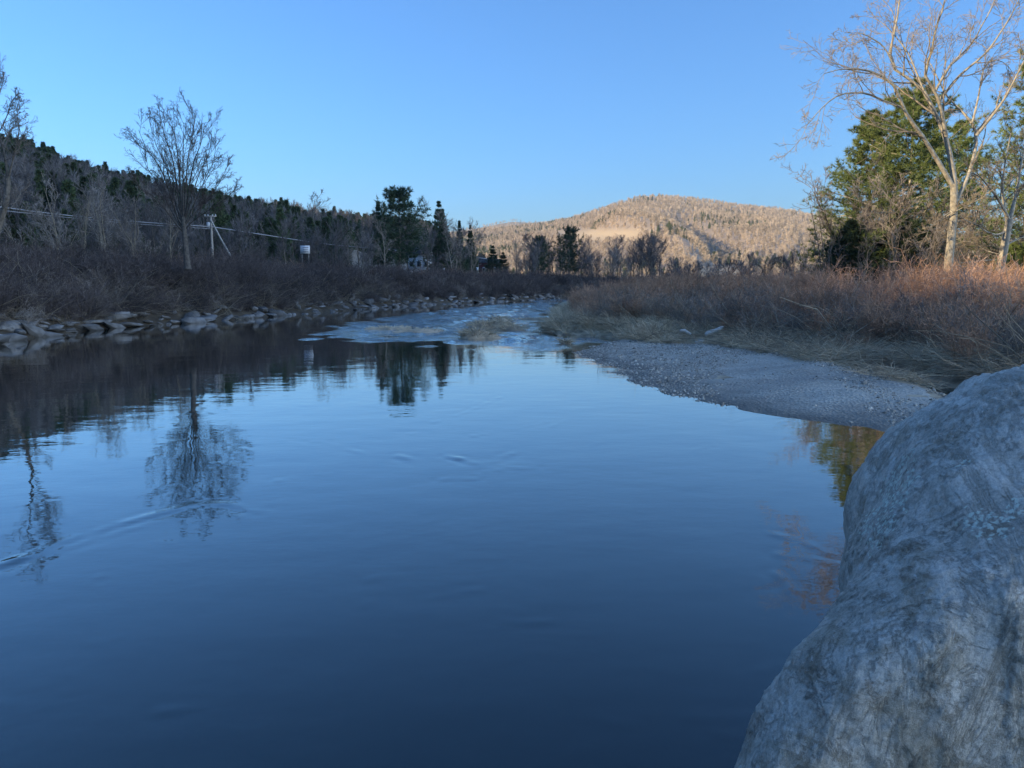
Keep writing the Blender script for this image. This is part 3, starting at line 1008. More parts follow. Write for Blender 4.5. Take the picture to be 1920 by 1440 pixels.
# ------------------------------------------------------------------ mountain and far ridge
def ridge(name, sky_px, Ybase, Yc, zb, mat, seed, amp, nu=220, nt=70, back=.45, spurs=None):
    us = np.array([p[0] for p in sky_px], float); vs = np.array([p[1] for p in sky_px], float)
    U = np.linspace(us[0], us[-1], nu)
    w1, w2 = Waves(seed, 250, 900), Waves(seed + 1, 60, 220)
    tt = np.concatenate([np.linspace(0, 1, nt), 1 + np.linspace(.03, 1, 14)])
    G = np.zeros((nu, len(tt), 3))
    for i, u in enumerate(U):
        v = np.interp(u, us, vs)
        yc = Yc(u) if callable(Yc) else Yc
        yb = Ybase(u) if callable(Ybase) else Ybase
        zc = atY(u, v, yc)[2]
        for j, t in enumerate(tt):
            y = yb + (yc - yb) * t if t <= 1 else yc + (t - 1) * 1500
            p = ray(u, 535); x = p[0] / p[1] * y
            s = zb + (zc - zb) * (t ** 1.12 if t <= 1 else 1 - back * (t - 1))
            G[i, j] = x, y, s
    t2 = np.clip(tt, 0, 1)[None]
    env = np.sin(t2 * pi) ** .8
    xy = G[..., :2]
    G[..., 2] += env * (amp * w1(xy) + amp * .35 * w2(xy))
    if spurs:
        for (px, depth, wd) in spurs:
            ln = np.array([p for p in px], float)
            q = np.stack([np.repeat(U[:, None], len(tt), 1).ravel(), np.repeat((np.clip(tt, 0, 1.2) * 400)[None], nu, 0).ravel()], 1)
            ln2 = np.stack([ln[:, 0], ln[:, 1] * 400], 1)
            dd = seg_dist(q, ln2).reshape(nu, len(tt))
            G[..., 2] += depth * np.exp(-(dd / wd) ** 2) * np.clip(env * 1.5, 0, 1)
    G[:, 0:1, 2] = zb - 3
    o = obj(name, mk_mesh(name, [(G.reshape(-1, 3), grid_faces(nu, len(tt)), 0)], [mat], True))
    tag(o, kind='structure')
    return U, tt, G


MT_SKY = [(560, 455), (800, 445), (880, 438), (950, 431), (1020, 423), (1080, 411), (1130, 394), (1170, 381), (1200, 373), (1240, 371), (1300, 377), (1370, 388), (1450, 396), (1520, 406), (1570, 415), (1700, 437), (1850, 452), (2000, 470), (2300, 490)]
FAR_SKY = [(700, 455), (800, 445), (880, 431), (930, 421), (960, 416), (1000, 418), (1040, 424), (1120, 436), (1300, 450)]
MU, MTT, MG = ridge('mountain', MT_SKY, lambda u: 620 + .25 * abs(u - 1250), lambda u: 2150 + .35 * abs(u - 1250), 4, M_LITTER, 41, 4,
                    spurs=[([(1150, .55), (1200, .40), (1290, .16)], 20, 30), ([(1270, .62), (1300, .45), (1350, .25)], -20, 28), ([(1420, .6), (1460, .3)], 8, 50)])
FU, FTT, FG = ridge('far_ridge', FAR_SKY, 2600, 3700, 20, M_LITTER, 47, 6, 80, 24)


def grid_sample(U, tt, G, n, rg, tmax=1.03, dens=None):
    """points on a ridge grid, even over its ground area"""
    q = []
    i = rg.integers(0, len(U) - 1, n * 4); j = rg.integers(0, np.searchsorted(tt, tmax), n * 4)
    fu, fv = rg.random(n * 4)[:, None], rg.random(n * 4)[:, None]
    A, B, C, D = G[i, j], G[i + 1, j], G[i, j + 1], G[i + 1, j + 1]
    area = np.linalg.norm(np.cross(B - A, C - A), axis=1)
    keep = rg.random(len(i)) < area / np.percentile(area, 90)
    P = (A * (1 - fu) + B * fu) * (1 - fv) + (C * (1 - fu) + D * fu) * fv
    u = U[i] + fu[:, 0] * (U[1] - U[0]); t = tt[j] + fv[:, 0] * (tt[j + 1] - tt[j])
    return P[keep][:n], u[keep][:n], t[keep][:n]


def project(P):
    x, y, z = P[:, 0], P[:, 1], P[:, 2] - H
    dep = y * CP - z * SP
    return 960 + F * x / dep, 720 - F * (y * SP + z * CP) / dep


_mm = bpy.data.objects['mountain'].data
_mu, _mv = project(MG.reshape(-1, 3))
_md = np.clip(1.6 - np.maximum(np.abs(_mu - 1120) / 75, np.abs(_mv - 444) / 11) * 1.0, 0, 1) + np.clip(1.6 - np.maximum(np.abs(_mu - 1345) / 42, np.abs(_mv - 522) / 16), 0, 1)
la = _mm.attributes.new('meadow', 'FLOAT', 'POINT')
la.data.foreach_set('value', np.clip(_md, 0, 1).astype(np.float32))
m_mt, nt, b = new_mat('mountain_ground')
at = N(nt, 'ShaderNodeAttribute', attribute_name='meadow')
mm = N(nt, 'ShaderNodeMixRGB'); mm.inputs[1].default_value = (.29, .225, .17, 1); mm.inputs[2].default_value = (.44, .335, .21, 1)
nt.links.new(at.outputs['Fac'], mm.inputs['Fac']); nt.links.new(mm.outputs[0], b.inputs['Base Color'])
b.inputs['Roughness'].default_value = .95
_mm.materials.clear(); _mm.materials.append(m_mt)
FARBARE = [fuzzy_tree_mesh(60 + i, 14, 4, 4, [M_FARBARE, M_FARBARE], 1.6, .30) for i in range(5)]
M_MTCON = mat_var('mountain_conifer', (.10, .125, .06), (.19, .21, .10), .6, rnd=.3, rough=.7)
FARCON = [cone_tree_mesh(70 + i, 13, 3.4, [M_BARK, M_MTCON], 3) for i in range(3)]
rg = np.random.default_rng(51)
P, u, t = grid_sample(MU, MTT, MG, 26000, rg)
pu, pv = project(P)
con = Waves(52, 150, 500)(P[:, :2]) * .5 + rg.random(len(P)) * .75
isc = con > (.78 + .15 * np.clip((pu - 1150) / 200, -1, 0.6))
# mown meadows are left open
mead = (np.abs(pu - 1120) < 75) & (np.abs(pv - 444) < 11) | (np.abs(pu - 1345) < 42) & (pv > 505)
vis = (pu > 820) & (pu < 1980) & ~mead
idx = np.where(isc, 5 + rg.integers(0, 3, len(P)), rg.integers(0, 5, len(P)))
sel = vis
s = rg.uniform(.55, 1.0, len(P))
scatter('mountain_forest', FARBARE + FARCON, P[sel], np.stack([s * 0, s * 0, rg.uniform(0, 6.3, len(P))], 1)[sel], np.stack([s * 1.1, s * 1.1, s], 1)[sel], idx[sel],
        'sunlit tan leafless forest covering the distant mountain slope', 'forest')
P, u, t = grid_sample(FU, FTT, FG, 2500, rg)
s = rg.uniform(.8, 1.2, len(P))
scatter('ridge_forest', FARBARE, P, np.stack([s * 0, s * 0, rg.uniform(0, 6.3, len(P))], 1), np.stack([s, s, s], 1), rg.integers(0, 5, len(P)),
        'pale leafless forest on the farthest low ridge', 'forest')

# ------------------------------------------------------------------ forest on the shaded left hillside
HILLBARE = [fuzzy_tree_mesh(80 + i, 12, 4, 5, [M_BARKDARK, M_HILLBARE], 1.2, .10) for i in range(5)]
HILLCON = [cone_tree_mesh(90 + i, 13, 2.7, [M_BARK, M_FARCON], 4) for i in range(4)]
n = 12000
a = np.concatenate([rng.uniform(-37, -1.5, n), rng.uniform(-165, -37, 4500)])
tq = np.sqrt(rng.uniform(0, 1.25, len(a)))
dcq = np.interp(a, HILL_AZ, HILL_D); d0q = np.interp(a, [-150, -60, -34, -16, -6, 0], [90, 85, 92, 120, 190, 260])
dq = d0q + tq * (dcq - d0q)
x, y = np.sin(np.radians(a)) * dq, np.cos(np.radians(a)) * dq
z = height(x, y)
hcq = np.interp(a, HILL_AZ, HILL_H)
isc = (Waves(95, 40, 160)(np.stack([x, y], 1)) * .6 + rng.random(len(x)) * .7 + .38 * smooth((tq - .4) / .4)) > .47
idx = np.where(isc, 5 + rng.integers(0, 4, len(x)), rng.integers(0, 5, len(x)))
s = rng.uniform(.42, .85, len(x))
k = (hcq > .5) & ~((a > -12) & (tq < .3))
scatter('hillside_forest', HILLBARE + HILLCON, np.stack([x, y, z], 1)[k], rots(k.sum(), .03), scl3(s[k]), idx[k],
        'dark mixed wood of conifers and bare trees covering the shaded left hillside', 'forest')

# ------------------------------------------------------------------ single bare trees
def bare_thing(name, label, loc, trunk, crown, mt, mc, group=None, rz=0.0):
    t_ = thing(name, label, 'tree', loc, group, rz)
    obj('trunk', mk_mesh('trunk', trunk, [mt], True), t_)
    obj('crown', mk_mesh('crown', crown, [mc]), t_)
    return t_


def hand_tree(name, label, base, trunk, r0, limbs, mt, mc, seed, lev, twr=.008, kt=8, ang=(20, 55), wob=.13):
    """trunk / limbs are pixel polylines at the base's distance; limbs fan out in depth too"""
    r = np.random.default_rng(seed)
    Y = base[1]
    T = resample(xyz(trunk, Y), 12)[None]
    RT = (r0 * np.linspace(1, .72, 12))[None]
    RT[0, 0] *= 1.25
    A, RA = [], []
    for px, ra, dz in limbs:
        q = resample(xyz(px, Y), 14)
        s = np.linspace(0, 1, 14)
        q[:, 1] += dz * s ** 1.3
        k = (Y + dz * s ** 1.3) / Y
        q[:, 0] *= k; q[:, 2] = H + (q[:, 2] - H) * k
        A.append(q); RA.append(ra * .8 * np.linspace(1, .2, 14))
    A, RA = np.array(A), np.array(RA)
    B, RB = grow(A, RA, r, lev[0], (.22, 1), ang, lev[4], 7, .06, wob, .55, .35, rmin=twr * 1.6)
    C, RC = grow(B, RB, r, lev[1], (.2, 1), ang, .48, 5, .04, wob * 1.3, .6, .3, rmin=twr * 1.2)
    D, RD = grow(C, RC, r, lev[2], (.15, 1), (20, 60), .55, 4, .02, .2, .65, .3, rmin=twr)
    cr = [tubes(C, RC, 3) + (0,), tubes(D, RD, 3 if len(D) < 4000 else 1) + (0,)]
    if lev[3]:
        E_, RE = grow(D, RD, r, lev[3], (.2, 1), (20, 60), .6, 3, .0, .2, .7, .3, rmin=twr * .8)
        cr.append(tubes(E_, RE, 1) + (0,))
    b0 = np.array(base)
    sh = lambda L: [(v - b0, f, m) for v, f, m in L]
    t_ = thing(name, label, 'tree', base)
    tr = obj('trunk', mk_mesh('trunk', sh([tubes(T, RT, kt) + (0,)]), [mt], True), t_)
    for q, rq in zip(A, RA):
        obj('limb', mk_mesh('limb', sh([tubes(q[None], rq[None], 6) + (0,)]), [mt], True), t_)
    obj('crown', mk_mesh('crown', sh([tubes(B, RB, 4) + (0,)] + cr), [mc]), t_)
    return t_


# tall pale tree on the right
Yt = 42
bx = atY(1777, 560, Yt)
base = (bx[0], Yt, zat(bx[0], Yt))
hand_tree('bare_tree', 'tall bare tree with pale sunlit trunk and wide forked crown on the right bank', base,
          [(1774, 590), (1777, 562), (1778, 502), (1785, 433), (1789, 378), (1788, 345)], .26,
          [([(1788, 352), (1773, 326), (1755, 296), (1732, 259), (1721, 245), (1693, 202), (1682, 167), (1663, 149), (1638, 135), (1590, 128), (1545, 138)], .17, -2.5),
           ([(1693, 202), (1676, 196), (1659, 190), (1627, 176), (1599, 174), (1572, 179), (1549, 195), (1525, 220), (1507, 241)], .085, -3.5),
           ([(1790, 356), (1785, 307), (1776, 273), (1771, 250), (1764, 234), (1750, 206), (1732, 170), (1709, 151), (1679, 131), (1668, 105), (1675, 69), (1684, 23), (1690, -40)], .19, 1.5),
           ([(1679, 131), (1660, 92), (1640, 75), (1610, 62), (1585, 78), (1560, 88)], .06, -1.0),
           ([(1774, 256), (1762, 195), (1753, 172), (1737, 147), (1735, 132), (1746, 99), (1755, 53), (1771, 5), (1778, -60)], .13, -1.8),
           ([(1753, 172), (1778, 128), (1796, 108), (1824, 80), (1838, 53), (1856, 21), (1880, -40)], .09, 2.2),
           ([(1760, 190), (1771, 176), (1801, 140), (1847, 101), (1874, 64), (1899, 23), (1925, -30)], .10, -1.2),
           ([(1792, 378), (1805, 353), (1819, 319), (1824, 303), (1831, 264), (1830, 248), (1821, 229), (1801, 206), (1776, 181), (1760, 150), (1745, 120)], .16, 2.8),
           ([(1831, 254), (1847, 234), (1879, 192), (1897, 160), (1920, 115), (1950, 60)], .10, -2.0),
           ([(1823, 232), (1835, 179), (1842, 137), (1851, 119), (1870, 112), (1892, 126), (1905, 150)], .085, 1.0),
           ([(1732, 170), (1712, 120), (1700, 95), (1672, 60), (1650, 40), (1625, 30)], .07, 2.0),
           ([(1786, 395), (1770, 405), (1745, 425), (1735, 450)], .035, -1.0),
           ([(1763, 412), (1800, 392), (1850, 366)], .045, -1.5)],
          M_BARKPALE, M_TWIGTAN, 101, (9, 6, 4, 3, .34), .0075)

# its neighbour at the right edge
Yt = 44
bx = atY(1868, 556, Yt)
base = (bx[0], Yt, zat(bx[0], Yt))
hand_tree('bare_tree', 'stout bare tree with crooked low limbs at the right edge', base,
          [(1864, 585), (1867, 556), (1872, 520), (1880, 480), (1889, 430), (1893, 412)], .27,
          [([(1893, 415), (1885, 398), (1868, 368), (1850, 345), (1835, 330), (1815, 322)], .13, -1.5),
           ([(1893, 415), (1900, 385), (1908, 350), (1914, 310), (1925, 260)], .15, 1.5),
           ([(1889, 432), (1870, 440), (1850, 435), (1832, 422), (1812, 414), (1800, 405)], .09, -2.0),
           ([(1885, 460), (1905, 450), (1930, 440)], .08, 1.0),
           ([(1890, 425), (1882, 380), (1880, 340), (1886, 300), (1895, 250)], .11, -.5),
           ([(1878, 487), (1850, 488), (1810, 492), (1790, 490)], .05, -1.5),
           ([(1880, 478), (1850, 470), (1825, 455), (1800, 452)], .045, 1.5)],
          M_BARKPALE, M_TWIGTAN, 103, (10, 6, 4, 2, .45), .008)

# fan-shaped tree on the left bank
Yt = 57
bx = atY(347, 470, Yt)
base = (bx[0], Yt, zat(bx[0], Yt))
fork = (343, 412)
tips = [((246, 318), (290, 370), .06, -2.5, 430), ((262, 262), (296, 345), .07, 2.0, 424), ((258, 222), (303, 320), .07, -1.5, 420), ((278, 200), (312, 315), .08, 2.5, 415),
        ((300, 190), (324, 300), .085, -1.0, 411), ((325, 182), (334, 300), .085, 1.5, 408), ((345, 196), (343, 300), .08, -2.2, 406), ((366, 186), (352, 300), .085, .6, 404),
        ((385, 208), (362, 310), .08, -1.6, 408), ((399, 240), (372, 330), .07, 2.4, 411), ((404, 268), (385, 335), .06, -2.8, 415), ((428, 290), (395, 365), .06, 1.2, 420), ((446, 330), (400, 388), .055, -.8, 428), ((300, 330), (325, 370), .05, 3, 420)]
limbs = []
for tp, mid, ra, dz, fv in tips:
    tp = (tp[0] + (345 - tp[0]) * .02, tp[1] + 20 + .16 * max(0, 90 - abs(tp[0] - 340)))
    limbs.append(([(345, fv + 8), (344 + (mid[0] - 344) * .25, fv - 10), mid, ((mid[0] + tp[0]) / 2 + (tp[0] - mid[0]) * .12, (mid[1] + tp[1]) / 2), tp], ra, dz))
hand_tree('bare_tree', 'fan-shaped bare tree standing tall above the left riverbank', base,
          [(352, 505), (349, 470), (346, 440), (344, 405)], .24, limbs, M_BARKDARK, M_TWIGDARK, 107, (10, 6, 4, 3, .30), .0085, ang=(16, 42), wob=.06)

# tree cut by the left edge
Yt = 48
bx = atY(-8, 470, Yt)
base = (bx[0], Yt, zat(bx[0], Yt))
hand_tree('bare_tree', 'pale crooked bare tree cut off by the left edge', base,
          [(-14, 500), (-6, 440), (6, 400), (14, 365), (15, 335)], .2,
          [([(15, 338), (10, 300), (4, 270), (-10, 220), (-5, 170), (2, 135)], .1, 1), ([(15, 338), (24, 300), (30, 275), (36, 240), (30, 200)], .07, -1), ([(8, 395), (25, 385), (45, 350)], .05, 1),
           ([(4, 270), (20, 245), (34, 232), (42, 222)], .05, 1.2), ([(0, 245), (14, 215), (22, 190), (32, 178)], .05, -1), ([(-6, 190), (4, 160), (8, 140)], .05, .4), ([(-30, 430), (-10, 405), (20, 380)], .05, -1), ([(10, 300), (30, 290), (38, 262), (40, 250)], .04, -.5)],
          M_BARK, M_TWIG, 109, (9, 5, 4, 2, .4), .009)

# ------------------------------------------------------------------ conifers
def conifer_thing(name, label, x, y, parts, mt, mn, group=None, rz=0.0):
    t_ = thing(name, label, 'tree', (x, y, zat(x, y)), group, rz)
    obj('trunk', mk_mesh('trunk', parts[0], [mt], True), t_)
    obj('crown', mk_mesh('crown', parts[1], [mn]), t_)
    return t_


def top_h(u, vtop, Y):
    p = atY(u, vtop, Y)
    return p[0], p[2] - zat(p[0], Y)


x, h = top_h(1716, 163, 62)
conifer_thing('pine_tree', 'broad tall white pine with sunlit top left of the pale bare tree', x, 62, conifer_parts(201, h, 8.2, 1.6, 26, 5, .05, 32, .34, .032, .17, .82, 13, .3, .3, .16), M_BARKPALE, M_PINE)
x, h = top_h(1640, 212, 66)
conifer_thing('pine_tree', 'slimmer white pine at the outer left of the right-bank grove', x, 66, conifer_parts(202, h, 6.2, 1.2, 25, 5, .06, 24, .34, .032, .17, .85, 12, .25, .32, .16), M_BARK, M_PINE, rz=1.0)
x, h = top_h(1808, 232, 70)
conifer_thing('pine_tree', 'white pine standing behind the pale bare tree', x, 70, conifer_parts(203, h, 5.0, 3.0, 18, 5, .04, 20, .34, .034, .16, .75, 10, .25, .3, .16), M_BARK, M_PINE)
x, h = top_h(1990, 40, 50)
conifer_thing('pine_tree', 'dark pine reaching into the picture from the right edge', x, 50, conifer_parts(204, h, 5.4, 1.5, 24, 5, .05, 22, .32, .032, .16, .75, 11, .3, .3, .16), M_BARK, M_PINE)
x, h = top_h(1600, 420, 58)
conifer_thing('hemlock_tree', 'low dark hemlock at the foot of the pines', x, 58, conifer_parts(205, h, 3.4, .3, 16, 6, .1, 13, .3, .05, .05, .8, 9, .12, .25), M_BARK, M_SPRUCE)
x, h = top_h(1640, 415, 61)
conifer_thing('hemlock_tree', 'dark hemlock below the broad white pine', x, 57, conifer_parts(206, h, 3.6, .3, 16, 6, .1, 13, .3, .05, .05, .8, 9, .12, .25), M_BARK, M_SPRUCE)
x, h = top_h(1905, 462, 47)
conifer_thing('hemlock_tree', 'small green hemlock behind the stout tree at the right edge', x, 47, conifer_parts(207, h, 2.2, .3, 10, 6, .05, 13, .3, .05, .05, .8, 8, .1, .25), M_BARK, M_PINE)

SP_A = conifer_parts(211, 14, 3.6, .6, 30, 6, .14, 10, .34, .06, .05, 1.15, 7)
SP_B = conifer_parts(212, 14, 3.3, .6, 28, 6, .16, 10, .34, .06, .05, 1.3, 7)
PN_A = conifer_parts(213, 14, 6.0, 3.0, 15, 5, .03, 12, .55, .08, .2, .5, 8, .3, .3)
mesh_cache = {}


def conifer_copy(kind, u, vtop, Y, label, name='spruce_tree', w=1.0, rz=0.0):
    x, h = top_h(u, vtop, Y)
    if kind not in mesh_cache:
        p = {'a': SP_A, 'b': SP_B, 'p': PN_A}[kind]
        mesh_cache[kind] = (mk_mesh('trunk', p[0], [M_BARK], True), mk_mesh('crown', p[1], [M_SPRUCE if kind != 'p' else M_SPRUCE]))
    t_ = thing(name, label, 'tree', (x, Y, zat(x, Y)), None, rz)
    t_.scale = (w * h / 14, w * h / 14, h / 14)
    obj('trunk', mesh_cache[kind][0], t_); obj('crown', mesh_cache[kind][1], t_)


conifer_copy('p', 747, 362, 150, 'broad dark pine, tallest of the conifers across the river', 'pine_tree', 1.0)
conifer_copy('b', 706, 378, 155, 'narrow spruce just left of the broad dark pine', w=.85, rz=1)
conifer_copy('a', 822, 380, 165, 'tall pointed spruce right of the broad dark pine', w=1.0, rz=2)
conifer_copy('b', 832, 392, 168, 'spruce grown into the right side of the tall pointed spruce', w=1.0, rz=3)
conifer_copy('b', 863, 414, 175, 'thin spruce between the tall pointed spruce and the far valley', w=.8, rz=4)
conifer_copy('a', 882, 424, 178, 'rightmost dark spruce against the sunlit mountain foot', w=.8, rz=5)
conifer_copy('a', 925, 462, 200, 'small dark round-topped conifer beside the far end of the cable', w=1.6, rz=.5)
conifer_copy('a', 943, 474, 205, 'smallest dark conifer right of the round-topped one', w=1.7, rz=1.5)
conifer_copy('p', 1010, 447, 185, 'dark pine at the left of the far treeline', 'pine_tree', .8, rz=.5)
conifer_copy('p', 1068, 430, 190, 'bushy dark pine rising above the far treeline', 'pine_tree', .85, rz=2.5)
conifer_copy('a', 1225, 486, 260, 'pale green spruce at the right end of the far treeline', w=1.0)

# ------------------------------------------------------------------ repeated bare trees
TREES = []
for i in range(5):
    tr, cr = bare_tree_mesh(300 + i, 9, .13, 1.0, .22, 10, (6, 5, 3), (22, 48), twr=.012)
    TREES.append((mk_mesh('trunk', tr, [M_BARK], True), mk_mesh('crown', cr, [M_TWIG])))
SAPS = []
for i in range(5):
    tr, cr = bare_tree_mesh(320 + i, 6, .055, .8, .25, 8, (5, 4, 2), (18, 40), kt=5, lean=.25, twr=.009)
    SAPS.append((mk_mesh('trunk', tr, [M_TWIGTAN], True), mk_mesh('crown', cr, [M_TWIG])))


FUZZ = []
for i in range(5):
    r = np.random.default_rng(340 + i)
    T = np.zeros((1, 5, 3)); T[0, :, 2] = np.linspace(-.3, 8, 5); T[0, 1:, :2] = np.cumsum(r.normal(0, .12, (4, 2)), 0)
    R = np.array([[.13, .11, .085, .05, .02]])
    A, RA = grow(T, R, r, 12, (.15, .98), (16, 40), .48, 5, .12, .12, .55, .4, rmin=.015)
    B, RB = grow(A, RA, r, 7, (.2, 1), (18, 45), .5, 4, .1, .15, .6, .3, rmin=.012)
    c_ = B[:, 1:].reshape(-1, 3); d_ = np.diff(B, axis=1).reshape(-1, 3); d_ /= np.linalg.norm(d_, axis=1)[:, None]
    FUZZ.append((mk_mesh('trunk', [tubes(T, R, 6) + (0,), tubes(A, RA, 3) + (0,)], [M_BARK], True), mk_mesh('crown', [tubes(B, RB, 3) + (0,), blades(c_, d_, r, 9, .75, .035, .4, .2) + (0,)], [M_HILLBARE])))


def plant(pool, x, y, hscale, label, group, name='bare_tree', rz=None):
    tr, cr = pool[rng.integers(len(pool))]
    t_ = thing(name, label, 'tree', (x, y, zat(x, y)), group, rng.uniform(0, 6.3) if rz is None else rz)
    t_.scale = (hscale * rng.uniform(.75, 1.4), hscale * rng.uniform(.75, 1.4), hscale)
    obj('trunk', tr, t_); obj('crown', cr, t_)


def band(n, u0, u1, Y0, Y1, v0, v1, pool, hb, label, group, name='bare_tree'):
    """n trees spread over a strip of ground, with tops about the given photo rows"""
    for i in range(n):
        u = u0 + (u1 - u0) * (i + rng.random()) / n
        Y = rng.uniform(Y0, Y1)
        for ua, ub, yc in ((376, 452, 118), (548, 596, 124), (745, 790, 176), (708, 736, 168)):
            if ua < u < ub and Y < yc:
                Y = yc + rng.uniform(2, 14)
        x, h = top_h(u, rng.uniform(v0, v1), Y)
        h = np.clip(h, 1.5, 18)
        plant(pool, x, Y, h / hb, label, group, name)


band(30, -20, 330, 75, 120, 375, 440, TREES + FUZZ, 9, 'grey leafless tree among those below the left hillside behind the cable', 'bare trees below the left hillside')
band(30, 330, 700, 95, 150, 418, 460, TREES + FUZZ * 2, 9, 'grey leafless tree among those between the utility poles', 'bare trees between the utility poles')
band(14, 40, 320, 62, 72, 350, 430, SAPS, 6, 'thin pale leaning sapling on the left terrace', 'pale saplings on the left terrace', 'sapling')
band(16, 690, 900, 140, 180, 400, 455, TREES + FUZZ, 9, 'bare tree standing among the dark conifers across the river', 'bare trees among the conifers')
band(52, 965, 1240, 165, 235, 446, 496, FUZZ * 2 + TREES, 9, 'bluish bare tree in the shaded far treeline at the river bend', 'bare trees of the far treeline')
band(14, 1240, 1400, 120, 210, 490, 515, FUZZ, 9, 'low bare tree behind the red thicket in front of the mountain', 'low bare trees behind the thicket')
band(14, 1395, 1545, 85, 110, 465, 505, TREES + FUZZ, 9, 'bare bushy tree left of the pines on the right bank', 'bushy bare trees left of the pines')
band(22, 1590, 1930, 50, 64, 330, 460, TREES, 9, 'tangled bare tree under the pines on the right bank', 'bare trees under the pines')
band(12, 1600, 1800, 48, 54, 430, 500, SAPS, 6, 'thin pale sapling in front of the pines on the right bank', 'pale saplings in front of the pines', 'sapling')
for u, vt, Y, lab in [(592, 373, 190, 'slender poplar-like bare tree rising above the hill skyline'), (720, 415, 135, 'pale bare tree beside the thin middle pole'), (800, 390, 160, 'tall bare tree between the two groups of spruces')]:
    x, h = top_h(u, vt, Y); plant(TREES, x, Y, h / 9, lab, None)
# dead saplings left of the pines
for k_, (px, ra, lab) in enumerate([([(1545, 535), (1536, 470), (1528, 430), (1519, 385)], .07, 'dead forked sapling with the tallest leftmost stem'), ([(1549, 535), (1543, 470), (1538, 420), (1535, 384)], .06, 'dead upright sapling second from the left of its cluster'),
                              ([(1553, 535), (1556, 480), (1565, 440), (1570, 420)], .06, 'dead sapling leaning right toward the pine'), ([(1568, 533), (1572, 490), (1574, 455), (1566, 430)], .06, 'dead pale sapling closest to the dark pine boughs'), ([(1540, 520), (1527, 460), (1515, 450)], .05, 'short broken dead sapling with a bent top')]):
    Yt = 55 + k_ * .6
    q = xyz(px, Yt); b0 = np.array([q[0][0], Yt, zat(q[0][0], Yt)]); q[0][2] = b0[2] - .1
    A = resample(q, 9)[None]; RA = (ra * np.linspace(1, .25, 9))[None]
    r = np.random.default_rng(400 + k_)
    B, RB = grow(A, RA, r, 9, (.25, 1), (20, 60), .22, 4, .12, .15, .5, .4, rmin=.01)
    C, RC = grow(B, RB, r, 4, (.2, 1), (20, 60), .5, 3, .05, .2, .6, .3, rmin=.009)
    t_ = thing('dead_sapling', lab, 'tree', b0)
    obj('trunk', mk_mesh('trunk', [(tubes(A, RA, 5)[0] - b0, tubes(A, RA, 5)[1], 0)], [M_BARK], True), t_)
    vb, vc = tubes(B, RB, 3), tubes(C, RC, 3)
    obj('crown', mk_mesh('crown', [(vb[0] - b0, vb[1], 0), (vc[0] - b0, vc[1], 0)], [M_TWIG]), t_)

# ------------------------------------------------------------------ thickets
def pts_in(n, x0, x1, y0, y1, fn):
    out = []
    while sum(map(len, out)) < n:
        p = np.stack([rng.uniform(x0, x1, n * 2), rng.uniform(y0, y1, n * 2)], 1)
        out.append(p[fn(p)])
    return np.vstack(out)[:n]


def on_ground(p, dz=0.0):
    return np.concatenate([p, (height(p[:, 0], p[:, 1]) + dz)[:, None]], 1)


LOGS = np.array([tuple(atY(u, v, Y)[:2]) for u, v, Y in ((1340, 620, 33.6), (1314, 641, 31.6), (1286, 622, 34.2), (1330, 635, 31.5))])


def right_bank(p, dmin, dmax=999):
    d = seg_dist(p, RIGHT)
    return ~in_poly(p, RIVER) & (d > dmin) & (d < dmax) & (seg_dist(p, LEFT) > d) & ~in_poly(p, GRAVEL) & (seg_dist(p, SLOUGH) > .9) & (np.min(np.hypot(p[:, None, 0] - LOGS[None, :, 0], p[:, None, 1] - LOGS[None, :, 1]), 1) > 1.15)


def in_view(p, pad=60):
    u = 960 + F * p[:, 0] / np.maximum(p[:, 1] * CP, .1)
    return (u > -pad) & (u < 1920 + pad)


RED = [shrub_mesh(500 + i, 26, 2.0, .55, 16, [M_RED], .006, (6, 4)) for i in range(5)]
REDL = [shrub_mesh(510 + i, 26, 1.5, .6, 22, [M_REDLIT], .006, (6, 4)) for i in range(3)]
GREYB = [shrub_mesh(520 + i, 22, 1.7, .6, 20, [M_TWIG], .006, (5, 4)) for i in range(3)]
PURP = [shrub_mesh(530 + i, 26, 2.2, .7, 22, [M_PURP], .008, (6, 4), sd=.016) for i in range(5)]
TANB = [shrub_mesh(540 + i, 24, 1.3, .6, 26, [M_STRAWDARK], .007, (4, 3)) for i in range(3)]
GRASS = [grass_mesh(550 + i, 70, .75, .3, .9, [M_STRAW]) for i in range(4)]
STRAW = [straw_mesh(560 + i, 60, .85, .8, [M_STRAW if i % 2 else M_STRAWDARK], .008, 9 + 3 * (i % 3)) for i in range(6)]
STICK = [straw_mesh(570 + i, 12, 2.4, 1.0, [M_TWIGTAN], .018, 25) for i in range(3)]

p1 = pts_in(2050, 2, 70, 20, 118, lambda p: right_bank(p, 1.6) & in_view(p) & (seg_dist(p, GRAVEL_BACK) > 1.2 + 2.2 * rng.random(len(p))) & ~((p[:, 0] > 24) & (p[:, 1] < 44)) & (Waves(704, 2, 7)(p) + rng.normal(0, .5, len(p)) > -.55) & (rng.random(len(p)) < np.clip(60 / p[:, 1], .3, 1)))
i1 = np.where(rng.random(len(p1)) < .70 + .25 * Waves(703, 4, 16)(p1), rng.integers(0, 5, len(p1)), 5 + rng.integers(0, 3, len(p1)))
d1 = seg_dist(p1, RIGHT)
s1 = np.clip(.35 + seg_dist(p1, GRAVEL_BACK) / 9, 0, 1) * rng.uniform(.6, 1.2, len(p1)) * (1 + .22 * Waves(701, 3, 14)(p1)) * np.clip(.55 + d1 / 14, .55, 1.1)
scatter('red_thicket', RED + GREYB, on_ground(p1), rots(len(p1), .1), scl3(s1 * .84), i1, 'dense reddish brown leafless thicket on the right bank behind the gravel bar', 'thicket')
p2 = pts_in(520, 14, 40, 26, 47, lambda p: right_bank(p, 4) & in_view(p) & (p[:, 0] > .50 * p[:, 1]) & (p[:, 1] > 30))
